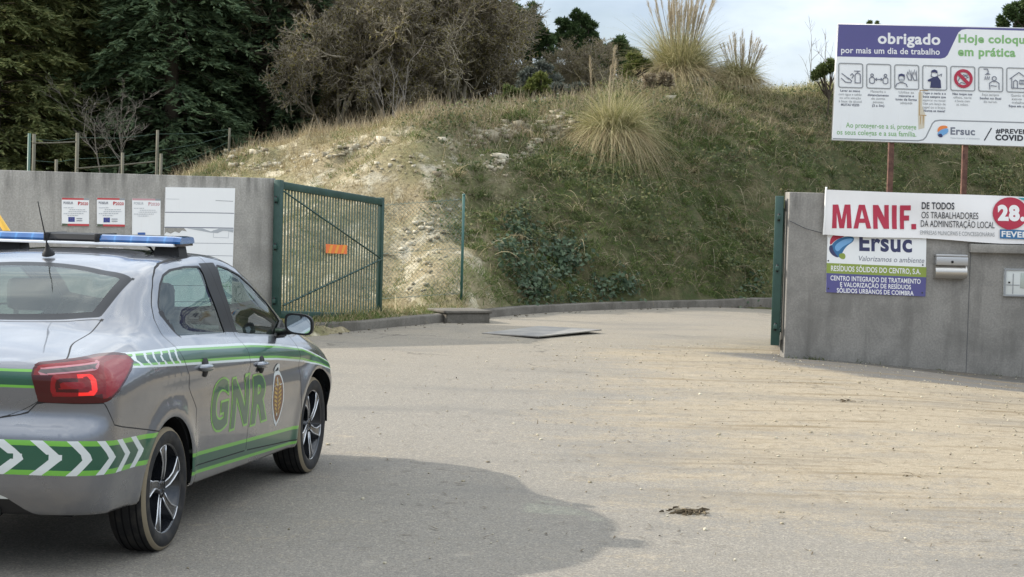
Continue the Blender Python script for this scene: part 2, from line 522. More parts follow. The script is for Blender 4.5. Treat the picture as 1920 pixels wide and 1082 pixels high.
for i, x in enumerate(XS):
    cp = np.array([[.70, zs[i]], [.835, zs[i] + .012], [.862, zs[i] + .17], [.874, .69], [wsh[i], zsh[i]], [wb5[i] + .012, zb5[i] - .008], [(wb5[i] * .5 + wr[i] * .5) + .022, (zb5[i] + zr[i]) / 2],
                   [wr[i], zr[i]], [wr[i] * .62, zr[i] + (ztop[i] - zr[i]) * .72], [0.0, ztop[i]]])
    d = np.concatenate([[0], np.cumsum(np.maximum(np.linalg.norm(np.diff(cp, axis=0), axis=1), 0.02))])
    m = np.zeros_like(cp)
    for k in range(len(cp)):
        if k == 0: m[k] = (cp[1] - cp[0]) / (d[1] - d[0])
        elif k == len(cp) - 1: m[k] = [-1.0, 0.0]
        else:
            a = (cp[k] - cp[k - 1]) / (d[k] - d[k - 1]); b = (cp[k + 1] - cp[k]) / (d[k + 1] - d[k])
            m[k] = (a * (d[k + 1] - d[k]) + b * (d[k] - d[k - 1])) / (d[k + 1] - d[k - 1])
            if k in (1, 5): m[k] *= 0.55
    fixed = [0, 3, 9, 18, 27, 32, 39, 46, 60, 77]
    out = []
    for k in range(len(cp) - 1):
        n = fixed[k + 1] - fixed[k]
        for q in range(n + (1 if k == len(cp) - 2 else 0)):
            u = q / n; h = d[k + 1] - d[k]
            out.append((2 * u**3 - 3 * u**2 + 1) * cp[k] + (u**3 - 2 * u**2 + u) * h * m[k] + (-2 * u**3 + 3 * u**2) * cp[k + 1] + (u**3 - u**2) * h * m[k + 1])
    prof.append(out)
prof = np.array(prof)                                    # stations x profile x (y, z)
G = np.zeros((len(XS), NT_, 3))
Z = prof[:, :, 1]; Y = prof[:, :, 0] * FA[:, None]
X = np.repeat(XS[:, None], NT_, 1)
# flared arches and a soft crease along the doors
for cx in (0.0, 2.652):
    rr = np.hypot(X - cx, Z - .31)
    Y += np.where(Z < .75, .016 * np.exp(-((rr - .385) / .05) ** 2), 0) * (FA[:, None] > .9)
Y -= .010 * np.exp(-((Z - (.79 - .03 * X)) / .045) ** 2) * sstep(X, -.45, .2) * (1 - sstep(X, 2.2, 2.9))
Y += .006 * np.exp(-((Z - (.86 - .035 * X)) / .03) ** 2) * sstep(X, -.6, .2) * (1 - sstep(X, 2.2, 2.9))
# the tail and the nose are not flat: bumper stands out, lid is set in
sr = 1 - sstep(X, -.92, -.66); sf = sstep(X, 3.05, 3.49)
X = X + sr * np.interp(Z, [.2, .30, .42, .52, .655, .70, .735, .78, .93, .975, 1.0], [.12, .07, .0, -.02, -.025, -.012, .03, .04, .018, .03, .05])
X = X + sf * np.interp(Z, [.2, .3, .45, .62, .70, .80], [-.08, -.03, 0, -.01, -.04, -.10])
G[:, :, 0], G[:, :, 1], G[:, :, 2] = X, -Y, Z            # right-hand half
bm = bmesh.new()
gv = [[bm.verts.new(G[i, j]) for j in range(NT_)] for i in range(len(XS))]
for i in range(len(XS) - 1):
    for j in range(NT_ - 1):
        q = [gv[i][j], gv[i + 1][j], gv[i + 1][j + 1], gv[i][j + 1]]
        bm.faces.new(q)
bmesh.ops.remove_doubles(bm, verts=bm.verts[:], dist=1e-5)
bmesh.ops.dissolve_degenerate(bm, edges=bm.edges[:], dist=1e-6)
bmesh.ops.recalc_face_normals(bm, faces=bm.faces[:])
bm.normal_update()
fc_ = max(bm.faces, key=lambda f: f.calc_center_median().z)
if fc_.normal.z < 0: bmesh.ops.reverse_faces(bm, faces=bm.faces[:])
body_bvh = BVHTree.FromBMesh(bm)

# outlines measured on the car: side view (x, z)
P_rwin = [(.239, 1.152), (.262, 1.192), (.336, 1.246), (.405, 1.291), (.50, 1.335), (.628, 1.357), (.839, 1.366), (1.06, 1.362), (1.075, 1.35), (1.066, 1.26), (1.078, 1.155), (1.108, 1.012), (1.10, 1.004), (.36, 1.040), (.335, 1.05), (.287, 1.092)]
P_fwin = [(1.335, 1.352), (1.36, 1.358), (1.50, 1.336), (1.66, 1.294), (1.85, 1.216), (2.06, 1.110), (2.17, 1.035), (2.19, .99), (2.17, .925), (2.15, .92), (1.335, .985), (1.326, .995), (1.313, 1.134), (1.311, 1.258)]
P_bseam = [(1.20, 1.43), (1.20, 1.354), (1.225, 1.2), (1.262, .99), (1.262, .90), (1.25, .82), (1.265, .6), (1.28, .33)]
P_rdoor = P_bseam + [(.385, .365), (.375, .52), (.385, .665), (.28, .775), (.195, .875), (.148, .98), (.126, 1.07), (.138, 1.137), (.194, 1.198), (.275, 1.265), (.367, 1.328), (.477, 1.378), (.577, 1.397), (.79, 1.413), (1.0, 1.416)]
P_fdoor = P_bseam + [(2.288, .262), (2.292, .6), (2.285, .84), (2.34, .925), (2.29, 1.01), (2.09, 1.142), (1.88, 1.252), (1.70, 1.328), (1.55, 1.372), (1.40, 1.40), (1.28, 1.414)]
def side(fn): return lambda c: np.where(c[:, 1] < -.40, fn(c[:, 0], c[:, 2]), 1.0)
def q_of(c):
    """distance round the tail from the middle: across the back, then along the flank"""
    return np.abs(c[:, 1]) + np.clip(c[:, 0] + .93, 0, 9)
F_rwin = side(lambda x, z: sdpoly(x, z, P_rwin)); F_fwin = side(lambda x, z: sdpoly(x, z, P_fwin))
F_rdoor = side(lambda x, z: sdpoly(x, z, P_rdoor)); F_fdoor = side(lambda x, z: sdpoly(x, z, P_fdoor))
def sideZ(lim, fn): return lambda c: np.where((c[:, 1] < -.40) & (c[:, 2] < lim), fn(c[:, 0], c[:, 2]), 1.0)
F_archR = sideZ(.9, lambda x, z: np.hypot(x, z - .31) - .358); F_archF = sideZ(.9, lambda x, z: np.hypot(x - 2.652, z - .31) - .362)
# rear window, windscreen (plan/top outlines)
def f_rear(c):
    x, y, z = c[:, 0], -c[:, 1], c[:, 2]
    return np.where((x > -.5) & (x < .6) & (z > .9), np.maximum.reduce([x - (.375 - .14 * (y / .58) ** 2), (-.215 + .07 * (y / .55) ** 2) - x, y - (.555 + .05 * (x + .2))]), 1.0)
def f_wind(c):
    x, y, z = c[:, 0], -c[:, 1], c[:, 2]
    return np.where((x > 1.2) & (x < 2.6) & (z > .9), np.maximum.reduce([(1.62 - .13 * (y / .6) ** 2) - x, x - (2.53 - .26 * (y / .6) ** 2), y - (.565 + .125 * (x - 1.5))]), 1.0)
def f_lid(c):
    x, y, z = c[:, 0], -c[:, 1], c[:, 2]
    yl = np.where(z > .995, .573 + .075 * sstep(1.065 - z, 0, .06), np.where(z > .83, .648, .30 + .27 * np.clip((z - .735) / .09, 0, 1) ** .5))
    return np.where(x < -.1, np.maximum.reduce([y - yl, x + (.235 - .07 * (y / .55) ** 2), .735 - z]), 1.0)
TL = ([(.604, .966), (.592, .937), (.630, .828), (.638, .821), (.998, .820), (1.03, .828), (1.30, .950), (1.335, .974), (1.335, .984), (1.31, 1.008), (1.20, 1.019), (1.054, 1.018), (.65, .992), (.618, .982)])
def f_tail(c): return np.where((c[:, 0] < -.3) & (c[:, 2] > .78) & (c[:, 2] < 1.06), sdpoly(q_of(c), c[:, 2], TL), 1.0)
def boxsd(q, z, cq, cz, hq, hz, r):
    dx, dz = np.abs(q - cq) - hq + r, np.abs(z - cz) - hz + r
    return np.minimum(np.maximum(dx, dz), 0) + np.hypot(np.maximum(dx, 0), np.maximum(dz, 0)) - r
def tl(fn): return lambda c: np.where(f_tail(c) < .03, fn(q_of(c), c[:, 2]), 1.0)
STRIP = [(.632, .948), (.65, .966), (1.02, .985), (.975, .964)]
f_strip = tl(lambda q, z: sdpoly(q, z, STRIP)); f_stripo = tl(lambda q, z: sdpoly(q, z, STRIP) - .006)
f_r1 = tl(lambda q, z: boxsd(q, z, .820, .899, .130, .045, .028)); f_r2 = tl(lambda q, z: boxsd(q, z, .814, .899, .100, .030, .02)); f_r3 = tl(lambda q, z: boxsd(q, z, .806, .899, .072, .015, .011))
f_rk = tl(lambda q, z: .835 - q)
f_tri = tl(lambda q, z: sdpoly(q, z, [(1.00, .836), (1.025, .955), (1.06, .985), (1.18, .995), (1.30, .985), (1.30, .965), (1.05, .852)]))
# livery
b_top = lambda x: np.interp(x, [-.6, -.371, .2, 1.37, 1.91, 2.375, 2.724, 3.1], [1.022, 1.016, 1.001, .930, .883, .829, .750, .66])
b_bot = lambda x: np.interp(x, [-.6, -.49, .08, 1.21, 1.78, 2.337, 2.695, 3.1], [.957, .953, .914, .842, .800, .742, .690, .61])
def bandv(k): return lambda c: np.where((c[:, 1] < -.5) & (c[:, 0] > -.62), (c[:, 2] - (b_bot(c[:, 0]) + k * (b_top(c[:, 0]) - b_bot(c[:, 0])))), -1.0)
l_top = lambda x: np.interp(x, [.3, .405, 2.285, 2.4], [.442, .435, .352, .35])
l_bot = lambda x: np.interp(x, [.3, .386, 2.246, 2.4], [.325, .32, .240, .236])
def lowv(off, ref): return lambda c: np.where((c[:, 1] < -.5) & (c[:, 0] > .2) & (c[:, 0] < 2.5), c[:, 2] - ref(c[:, 0]) - off, -1.0)
def lidband(z0): return lambda c: np.where((c[:, 0] < -.7) & (-c[:, 1] < .72), c[:, 2] - z0 - .0, 1.0)
BB0 = lambda q: np.interp(q, [0, .85, 1.65], [.497, .497, .475]); BB1 = lambda q: np.interp(q, [0, .85, 1.65], [.655, .655, .615])
def bump(k): return lambda c: np.where((c[:, 0] < -.15) & (c[:, 2] < .72), c[:, 2] - (BB0(q_of(c)) + k * (BB1(q_of(c)) - BB0(q_of(c)))), 1.0)
CHEV = [.12, .315, .51, .70, .885, 1.075, 1.25, 1.42]
def f_chev(c):
    q = q_of(c); zn = np.clip((c[:, 2] - BB0(q)) / (BB1(q) - BB0(q)), -.5, 1.5) * 2 - 1
    s = q + np.abs(zn) * .105
    return np.where((c[:, 0] < -.1) & (c[:, 2] < .72) & (c[:, 2] > .42), np.minimum.reduce([np.abs(s - k) for k in CHEV]) - .032, 1.0)
def f_chev2(c):
    x = c[:, 0]; zn = (c[:, 2] - b_bot(x)) / (b_top(x) - b_bot(x)) * 2 - 1
    s = x - np.abs(zn) * .05
    return np.where((c[:, 1] < -.5) & (x < .2) & (x > -.62), np.abs((s + .545) % .095 - .0475) - .012, 1.0)
P_bump = [(-1, .0), (-1, .737), (.36, .737), (.45, .746), (.58, .767), (.632, .820), (1.0, .818), (1.083, .713), (1.17, .695), (1.66, .615), (1.66, .0)]
f_bumpseam = lambda c: np.where((c[:, 0] < -.15) & (c[:, 2] < .86), sdpoly(q_of(c), c[:, 2], P_bump), 1.0)
SW = .0035
def off(F, k): return lambda c: F(c) - k
f_head = lambda c: np.where(c[:, 0] > 2.9, sdpoly(np.abs(c[:, 1]) + np.clip(3.47 - c[:, 0], 0, 9), c[:, 2], chaikin([(.42, .70), (.46, .62), (.85, .635), (1.20, .70), (1.22, .745), (.9, .745)], 1)), 1.0)
f_diff = lambda c: np.where((c[:, 0] < -.5) & (c[:, 2] < .5), np.maximum(c[:, 2] - (.405 - .0 * c[:, 1]) + .10 * sstep(-c[:, 1], .38, .56), -c[:, 1] - .56), 1.0)

CUTS = [F_rwin, F_fwin, lambda c: F_rwin(c) - .011, lambda c: F_fwin(c) - .011, off(F_rdoor, SW), off(F_rdoor, -SW), off(F_fdoor, SW), off(F_fdoor, -SW), F_archR, F_archF, f_rear, lambda c: f_rear(c) + .055,
        f_wind, lambda c: f_wind(c) + .05, off(f_lid, SW), off(f_lid, -SW), f_tail, lambda c: f_tail(c) + .010, f_strip, f_stripo, f_r1, f_r2, f_r3, f_rk, f_tri,
        bandv(0), bandv(.13), bandv(.27), bandv(.76), bandv(.88), bandv(1), lowv(0, l_top), lowv(-.020, l_top), lowv(.018, l_bot), lowv(0, l_bot),
        lidband(.967), lidband(.955), lidband(.895), lidband(.883), bump(0), bump(.15), bump(.85), bump(1), f_chev, f_chev2, off(f_bumpseam, .003), off(f_bumpseam, -.003), f_diff, f_head]
for F in CUTS: cut(bm, F)
bm.normal_update(); bm.faces.ensure_lookup_table()
C = np.array([f.calc_center_median()[:] for f in bm.faces]); NF = len(C)
E = {k: f(C) for k, f in dict(rwin=F_rwin, fwin=F_fwin, rdoor=F_rdoor, fdoor=F_fdoor, archR=F_archR, archF=F_archF, rear=f_rear, wind=f_wind, lid=f_lid, tail=f_tail, strip=f_strip, stripo=f_stripo,
     r1=f_r1, r2=f_r2, r3=f_r3, rk=f_rk, tri=f_tri, b0=bandv(0), b1=bandv(.13), b2=bandv(.27), b3=bandv(.76), b4=bandv(.88), b5=bandv(1), l0=lowv(0, l_top), l1=lowv(-.020, l_top), l2=lowv(.018, l_bot), l3=lowv(0, l_bot),
     k0=lidband(.967), k1=lidband(.955), k2=lidband(.895), k3=lidband(.883), p0=bump(0), p1=bump(.15), p2=bump(.85), p3=bump(1), chev=f_chev, chev2=f_chev2, bseam=f_bumpseam, diff=f_diff, head=f_head).items()}
MATS = [M_paint, M_seam, M_dark, M_green, M_lime, M_refl, M_glass, M_rglass, M_frit, M_lampred, M_lampdk, M_lampmid, M_lampglow, M_lampclear, M_lampedge, M_headl, M_lining, M_chromed]
mi = {m: i for i, m in enumerate(MATS)}
part = np.array(['body'] * NF, dtype=object); mm = np.zeros(NF, int)
x, y, z = C.T
# stripes
inb = (E['b0'] > 0) & (E['b5'] < 0) & (y < -.5) & (x > -.56) & (x < 3.05) & (E['tail'] > 0)
mm[inb] = mi[M_green]
mm[inb & ((E['b1'] < 0) | (E['b4'] > 0))] = mi[M_refl]
mm[inb & ((E['b1'] > 0) & (E['b2'] < 0) | (E['b3'] > 0) & (E['b4'] < 0))] = mi[M_lime]
mm[inb & (x < .115) & (E['chev2'] < 0) & (E['b1'] > 0) & (E['b4'] < 0)] = mi[M_refl]
lo = (E['l0'] < 0) & (E['l3'] > 0) & (y < -.5) & (x > .25) & (x < 2.4)
mm[lo] = mi[M_green]; mm[lo & ((E['l1'] > 0) | (E['l2'] < 0))] = mi[M_lime]
kb = (E['k0'] < 0) & (E['k3'] > 0) & (x < -.75) & (-y < .70)
mm[kb] = mi[M_green]; mm[kb & ((E['k1'] > 0) | (E['k2'] < 0))] = mi[M_lime]
pb = (E['p0'] > 0) & (E['p3'] < 0) & (x < -.15) & (z < .72)
mm[pb] = mi[M_green]; mm[pb & ((E['p1'] < 0) | (E['p2'] > 0))] = mi[M_lime]; mm[pb & (E['chev'] < 0)] = mi[M_refl]
part[(E['bseam'] < -.003)] = 'rear_bumper'
mm[(E['diff'] < 0)] = mi[M_dark]
dif2 = (E['diff'] < 0) & (z > .372); mm[dif2] = mi[M_refl]
part[(E['lid'] < 0)] = 'boot_lid'
part[E['rdoor'] < 0] = 'rear_door'; part[E['fdoor'] < 0] = 'front_door'
for k in ('rdoor', 'fdoor', 'lid'):
    s_ = np.abs(E[k]) < .0035
    part[s_] = 'body'; mm[s_] = mi[M_seam]
s_ = (np.abs(E['bseam']) < .003) & (E['tail'] > 0); mm[s_] = mi[M_seam]
g = E['head'] < 0; part[g] = 'headlight'; mm[g] = mi[M_headl]
# pillar trim and glass
for k in ('rwin', 'fwin'):
    mm[(E[k] > 0) & (E[k] < .011)] = mi[M_dark]
pil = (y < -.5) & (z > .975) & (z < 1.38) & (E['rwin'] > 0) & (E['fwin'] > 0) & (sdpoly(x, z, [(1.06, 1.374), (1.36, 1.369), (1.34, .985), (1.09, 1.0)]) < 0) & (np.abs(E['rdoor']) > .0035)
mm[pil] = mi[M_dark]
mm[(E['rwin'] > 0) & (E['rwin'] < .011) & (z < 1.04) & (x > .36) & (x < 1.10)] = mi[M_chromed]; mm[(E['fwin'] > 0) & (E['fwin'] < .011) & (z < .985) & (x > 1.33) & (x < 2.15)] = mi[M_chromed]
g = E['rwin'] < 0; part[g] = 'rear_door_window'; mm[g] = mi[M_glass]
mm[g & (sdpoly(x, z, [(.2, 1.205), (.275, 1.19), (.325, 1.09), (.37, 1.0), (.2, 1.0)]) < 0)] = mi[M_dark]
g = E['fwin'] < 0; part[g] = 'front_door_window'; mm[g] = mi[M_glass]
g = E['rear'] < 0; part[g] = 'rear_window'; mm[g] = mi[M_frit]; mm[g & (E['rear'] < -.055)] = mi[M_rglass]
g = E['wind'] < 0; part[g] = 'windscreen'; mm[g] = mi[M_frit]; mm[g & (E['wind'] < -.05)] = mi[M_glass]
g = E['tail'] < 0; part[g] = 'tail_light'
mm[g] = mi[M_lampred]
mm[g & (E['tail'] > -.010)] = mi[M_lampdk]
gg = g & (E['tail'] < -.010)
mm[gg & (q_of(C) < .70) & (z < .94)] = mi[M_lampdk]
mm[gg & (z < .848)] = mi[M_lampdk]
mm[gg & (E['tri'] < 0)] = mi[M_lampmid]
mm[gg & (E['stripo'] < 0)] = mi[M_lampedge]; mm[gg & (E['strip'] < 0)] = mi[M_lampclear]
for k, ml, mr in (('r1', M_lampmid, M_lampglow), ('r2', M_lampdk, M_lampred), ('r3', M_lampmid, M_lampmid)):
    mm[gg & (E[k] < 0) & (E['rk'] > 0)] = mi[ml]; mm[gg & (E[k] < 0) & (E['rk'] <= 0)] = mi[mr]
gone = (E['archR'] < 0) | (E['archF'] < 0)

for f in bm.faces: f.smooth = True
VN = np.array([v.normal[:] for v in bm.verts]); VC = np.array([v.co[:] for v in bm.verts])
FV = [[v.index for v in f.verts] for f in bm.faces]
bm.free()
def extract(sel, name, parent, mirror, push=0.0):
    used = sorted({i for k in sel for i in FV[k]}); mp = {a: b for b, a in enumerate(used)}
    co = VC[used] + VN[used] * push; nn = VN[used].copy()
    fs = [[mp[i] for i in FV[k]] for k in sel]; ms = [mm[k] for k in sel]
    sides = ['r', 'l'] if mirror == 'both' else [mirror]
    V, Fs, Ms, Nn = [], [], [], []
    for sd in sides:
        b = len(V)
        fl = np.array([1, 1, 1]) if sd == 'r' else np.array([1, -1, 1])
        V += list(co * fl); Nn += list(nn * fl)
        Fs += [[b + i for i in (f if sd == 'r' else f[::-1])] for f in fs]; Ms += ms
    me = bpy.data.meshes.new(name)
    me.from_pydata([tuple(v) for v in V], [], Fs)
    um = sorted(set(Ms)); rm = {a: b for b, a in enumerate(um)}
    for k in um: me.materials.append(MATS[k])
    me.polygons.foreach_set('material_index', [rm[k] for k in Ms])
    me.polygons.foreach_set('use_smooth', [True] * len(Fs))
    Nn = np.array(Nn); Nn[np.linalg.norm(Nn, axis=1) < .1] = (0, 0, 1)
    if mirror == 'both':
        mid = np.abs(np.array(V)[:, 1]) < 1e-5
        Nn[mid, 1] = 0
    me.normals_split_custom_set_from_vertices([tuple(n) for n in Nn])
    me.update()
    return link(name, me, parent)
lin = [k for k in range(NF) if part[k] in ('body', 'rear_door', 'front_door') and C[k][2] > .45 and -.25 < C[k][0] < 2.45 and not gone[k] and min(abs(E['rwin'][k]), abs(E['fwin'][k])) > .03]
mm_keep = mm.copy(); mm[:] = mi[M_lining]
extract(lin, 'trim_lining', car, 'both', -.03)
mm[:] = mm_keep
idx = lambda p: [k for k in range(NF) if part[k] == p and not gone[k]]
extract(idx('body'), 'body', car, 'both')
extract(idx('rear_bumper'), 'rear_bumper', car, 'both')
lid = extract(idx('boot_lid'), 'boot_lid', car, 'both')
extract(idx('rear_window'), 'rear_window', car, 'both')
extract(idx('windscreen'), 'windscreen', car, 'both')
for sd in ('r', 'l'):
    for dn in ('rear_door', 'front_door'):
        dr = extract(idx(dn), dn, car, sd)
        extract(idx(dn + '_window'), 'window', dr, sd, -.004)
        hx, hz = ((.456, .872), (1.459, .80))[dn == 'front_door']
        sg = -1 if sd == 'r' else 1
        loc, nor, _, _ = body_bvh.ray_cast(Vector((hx, -2, hz)), Vector((0, 1, 0)))
        h = MB()
        yo = abs(loc.y)
        rows = []
        for u in np.linspace(-1, 1, 11):
            w = math.sqrt(max(0.02, 1 - abs(u) ** 3))
            rows.append([(hx + u * .095, sg * (yo + .008 + .030 * w * math.cos(a) if True else 0), hz + .021 * w * math.sin(a) - .006 * u) for a in np.linspace(0, 2 * math.pi, 13)[:-1]])
        vs = [p for r_ in rows for p in r_]; n = 12
        fs = [(i * n + k, i * n + (k + 1) % n, (i + 1) * n + (k + 1) % n, (i + 1) * n + k) for i in range(10) for k in range(n)] + [list(range(n)), [10 * n + k for k in range(n)]]
        h.add(vs, fs, M_paint, True)
        h.lathe([(-.004, .001), (-.004, .050), (.004, .050)], M_seam, 'y', 20, (hx + .005, sg * yo * 1.0, hz))
        h.build('door_handle', dr)
    tlm = extract(idx('tail_light'), 'tail_light', car, sd, .007)

# wheels
def make_wheel(parent, wx, sg, rim_rot):
    w = MB()
    yo = .86
    prof = [(-.10, .215), (-.105, .25), (-.098, .285), (-.080, .303), (-.05, .309), (0, .310), (.05, .309), (.078, .304), (.094, .290), (.100, .268), (.100, .25), (.094, .231), (.085, .218)]
    w.lathe([(sg * (yo - .095 + a), r) for a, r in prof], M_rubber, 'y', 64, (wx, 0, .31))
    w.lathe([(sg * (yo - .095 + a), r) for a, r in [(.0795, .3045), (.0945, .2915), (.0960, .286)]], M_dust, 'y', 64, (wx, 0, .3105))
    for a in (-.055, -.02, .02, .055):
        w.lathe([(sg * (yo - .095 + a - .004), .3102), (sg * (yo - .095 + a + .004), .3102)], M_matt, 'y', 64, (wx, 0, .31))
    tyre = w.build('tyre')
    r = MB()
    r.lathe([(sg * (yo - .13), .01), (sg * (yo - .13), .205), (sg * (yo - .02), .218), (sg * (yo - .008), .228), (sg * (yo - .006), .221), (sg * (yo - .014), .215)], M_rimdark, 'y', 64, (wx, 0, .31))
    r.lathe([(sg * (yo - .05), .0), (sg * (yo - .022), .028), (sg * (yo - .03), .042), (sg * (yo - .07), .05)], M_rimdark, 'y', 24, (wx, 0, .31))
    for k in range(5):
        a0 = rim_rot + k * 2 * math.pi / 5
        # each spoke is a swept paddle: dark face between two bright machined edges
        def pt(rad, ang, yy): return (wx + rad * 1.075 * math.cos(ang), sg * yy, .31 + rad * 1.075 * math.sin(ang))
        inn = [(.045, -.35), (.085, -.20), (.13, -.06), (.17, .02), (.200, .02)]
        out = [(.045, .35), (.085, .20), (.125, .22), (.17, .33), (.200, .40)]
        n = len(inn)
        fy = [yo - .026, yo - .020, yo - .014, yo - .011, yo - .011]
        V = []
        for (ra, aa), (rb, ab), yy in zip(inn, out, fy):
            V += [pt(ra, a0 + aa, yy), pt(rb, a0 + ab, yy), pt(ra, a0 + aa, yy - .05), pt(rb, a0 + ab, yy - .05)]
        fs = []
        for i in range(n - 1):
            b, c = i * 4, (i + 1) * 4
            fs += [(b, b + 1, c + 1, c), (b, c, c + 2, b + 2), (b + 1, b + 3, c + 3, c + 1)]
        r.add(V, fs, M_rimdark)
        for line, th_ in ((inn, .0045), (out, .0045)):
            pts = [pt(ra, a0 + aa, yy + .002) for (ra, aa), yy in zip(line, fy)]
            r.tube(pts, [.003, .004, .0046, .0042, .0036], M_rim, 6)
        arc = [pt(.200 + .004 * math.sin((j / 6) * math.pi), a0 + .02 + .38 * j / 6, yo - .009) for j in range(7)]
        r.tube(arc, .0036, M_rim, 6)
        r.lathe([(0, .010), (.008, .009), (.010, 0)] if sg > 0 else [(0, .010), (-.008, .009), (-.010, 0)], M_rimdark, 'y', 8, (wx + .032 * math.cos(a0 + .6), sg * (yo - .032), .31 + .032 * math.sin(a0 + .6)))
    rim = r.build('rim')
    # the wheel is the tyre with the rim as its own piece
    e = bpy.data.objects.new('wheel', None); col.objects.link(e); e.parent = parent
    tyre.parent = e; rim.parent = e
    return e
make_wheel(car, 0.0, -1, .28); make_wheel(car, 2.652, -1, .75); make_wheel(car, 0.0, 1, .4); make_wheel(car, 2.652, 1, 1.0)

u = MB()                                                    # dark underside and arch linings
u.box((-.55, -.60, .25), (3.2, .60, .31), M_matt)
for cx in (0.0, 2.652):
    for sg in (-1, 1):
        n = 22
        vs = []; fs = []
        for k in range(n + 1):
            a = -.05 + (math.pi + .1) * k / n
            for yy in (.855, .60):
                vs.append((cx + .362 * math.cos(a), sg * yy, .31 + .362 * math.sin(a)))
        for k in range(n): fs.append((2 * k, 2 * k + 1, 2 * k + 3, 2 * k + 2))
        u.add(vs, fs, M_matt)
        u.add([(cx + .37 * math.cos(math.pi * k / 24), sg * .60, .31 + .37 * math.sin(math.pi * k / 24)) for k in range(25)], [list(range(25))], M_matt)
u.tube([(-.60, -.28, .30), (-.80, -.34, .315), (-.88, -.36, .312)], .036, mat('dull_steel', (.10, .10, .10), .45, .8), 16, caps=False)
u.tube([(-.62, -.29, .30), (-.86, -.36, .313)], .033, M_matt, 16)
u.build('underbody', car)

i_ = MB()                                                   # cabin
i_.box((-.15, -.74, .30), (2.3, .74, .36), M_matt)
i_.box((-.30, -.66, .99), (.05, .66, 1.03), M_seat)
i_.box((2.0, -.70, .80), (2.30, .70, .955), M_dark, bev=.03)
i_.box((-.1, -.70, .36), (.02, .70, 1.0), M_seat)
i_.build('cabin_lining', car)
def seat(px_, py_, wdt, back_h):
    s_ = MB()
    mx = Matrix.Translation((px_, py_, 0))
    s_.box((-.05, -wdt, .42), (.48, wdt, .58), M_seat, mx, bev=.05)
    s_.box((-.16, -wdt * .95, .50), (-.02, wdt * .95, back_h), M_seat, mx @ Matrix.Translation((0, 0, .5)) @ Matrix.Rotation(-.18, 4, 'Y') @ Matrix.Translation((0, 0, -.5)), bev=.05)
    so = s_.build('seat', car)
    for q in ((0,) if wdt < .4 else (-.40, .40)):
        s_ = MB()
        s_.box((-.27, q - .13, back_h + .02), (-.17, q + .13, back_h + .20), M_seat, mx, bev=.04)
        for d_ in (-.05, .05):
            s_.tube([(-.20, q + d_, back_h - .05), (-.22, q + d_, back_h + .08)], .007, M_chrome, 6)
        s_.build('headrest', so)
    return so
seat(1.30, -.36, .25, 1.07); seat(1.30, .36, .25, 1.07); seat(.40, 0, .62, .96)
for sg in (-1, 1):
    v_ = MB(); v_.box((1.56, sg * .31 - .20, 1.335), (1.74, sg * .31 + .20, 1.35), M_seat, bev=.005); v_.build('added_sun_visor', car).rotation_euler = (0, 0, 0)  # unseen visors, added to stop sun from the windscreen brightening the car's shadow
sw = MB()
sw.lathe([(-.015 + .015 * math.cos(a), .18 + .015 * math.sin(a)) for a in np.linspace(0, 2 * math.pi, 9)[:-1]], M_matt, 'x', 28, (0, 0, 0), closed=True)
sw.box((-.02, -.17, -.02), (.0, .17, .02), M_matt)
o = sw.build('steering_wheel', car, (1.90, .36, .96)); o.rotation_euler = (0, -.4, 0)

# roof light bar
lb = bpy.data.objects.new('light_bar', None); col.objects.link(lb); lb.parent = car; lb.location = (1.0, 0.02, 1.483)
def lens_prism(y0, y1, m, name, h0=.010, h1=.049, dx=.12):
    b = MB()
    sec = [(-dx, h0), (-dx - .004, h0 + .012), (-dx + .012, h1 - .004), (-dx + .03, h1), (dx - .03, h1), (dx - .012, h1 - .004), (dx + .004, h0 + .012), (dx, h0)]
    n = len(sec); vs = []; ys = np.linspace(y0, y1, 13)
    for yy in ys:
        e_ = min(1, max(.0, (0.63 - abs(yy)) / .05)); e_ = .72 + .28 * math.sqrt(e_)
        vs += [(a * (.8 + .2 * (e_ - .72) / .28), yy, h0 + (c - h0) * e_) for a, c in sec]
    fs = [(i * n + k, i * n + (k + 1) % n, (i + 1) * n + (k + 1) % n, (i + 1) * n + k) for i in range(12) for k in range(n)] + [list(range(n)), [12 * n + k for k in range(n)]]
    b.add(vs, fs, m)
    return b.build(name, lb)
lens_prism(-.61, -.135, M_blue, 'beacon_lens'); lens_prism(.165, .61, M_blue, 'beacon_lens')
lens_prism(-.13, .16, M_dark, 'centre_cover', .008, .051, .122)
b = MB(); b.box((-.128, -.575, -.007), (.128, .595, .0085), mat('white_bar_base', (.80, .81, .82), .4), bev=.003)
for yy in (-.135, .158): b.box((-.128, yy - .018, .004), (.128, yy + .012, .054), M_dark, bev=.004)
b.box((-.10, -.607, -.004), (.10, -.577, .011), M_lampclear, bev=.002)
b.build('base_rail', lb)
for yy in (-.52, .40):
    b = MB()
    vs = [(-.07, yy - .075, -.095), (.07, yy - .075, -.095), (.07, yy + .085, -.07), (-.07, yy + .085, -.07), (-.06, yy - .06, -.007), (.06, yy - .06, -.007), (.06, yy + .07, -.007), (-.06, yy + .07, -.007)]
    b.add(vs, [(0, 1, 2, 3), (4, 5, 6, 7), (0, 1, 5, 4), (1, 2, 6, 5), (2, 3, 7, 6), (3, 0, 4, 7)], M_dark)
    b.build('bracket', lb)
b = MB(); b.tube([(.05, -.40, -.045), (.05, -.38, -.02), (.03, -.36, -.006)], .006, M_dark, 6); b.build('cable', lb)
a = MB()                                                    # whip aerial
a.lathe([(0, .034), (.012, .032), (.03, .018), (.05, .010), (.065, .006)], M_dark, 'z', 16)
o = a.build('aerial_base', car, (.49, -.01, 1.428)); o.rotation_euler = (0, -.32, 0)
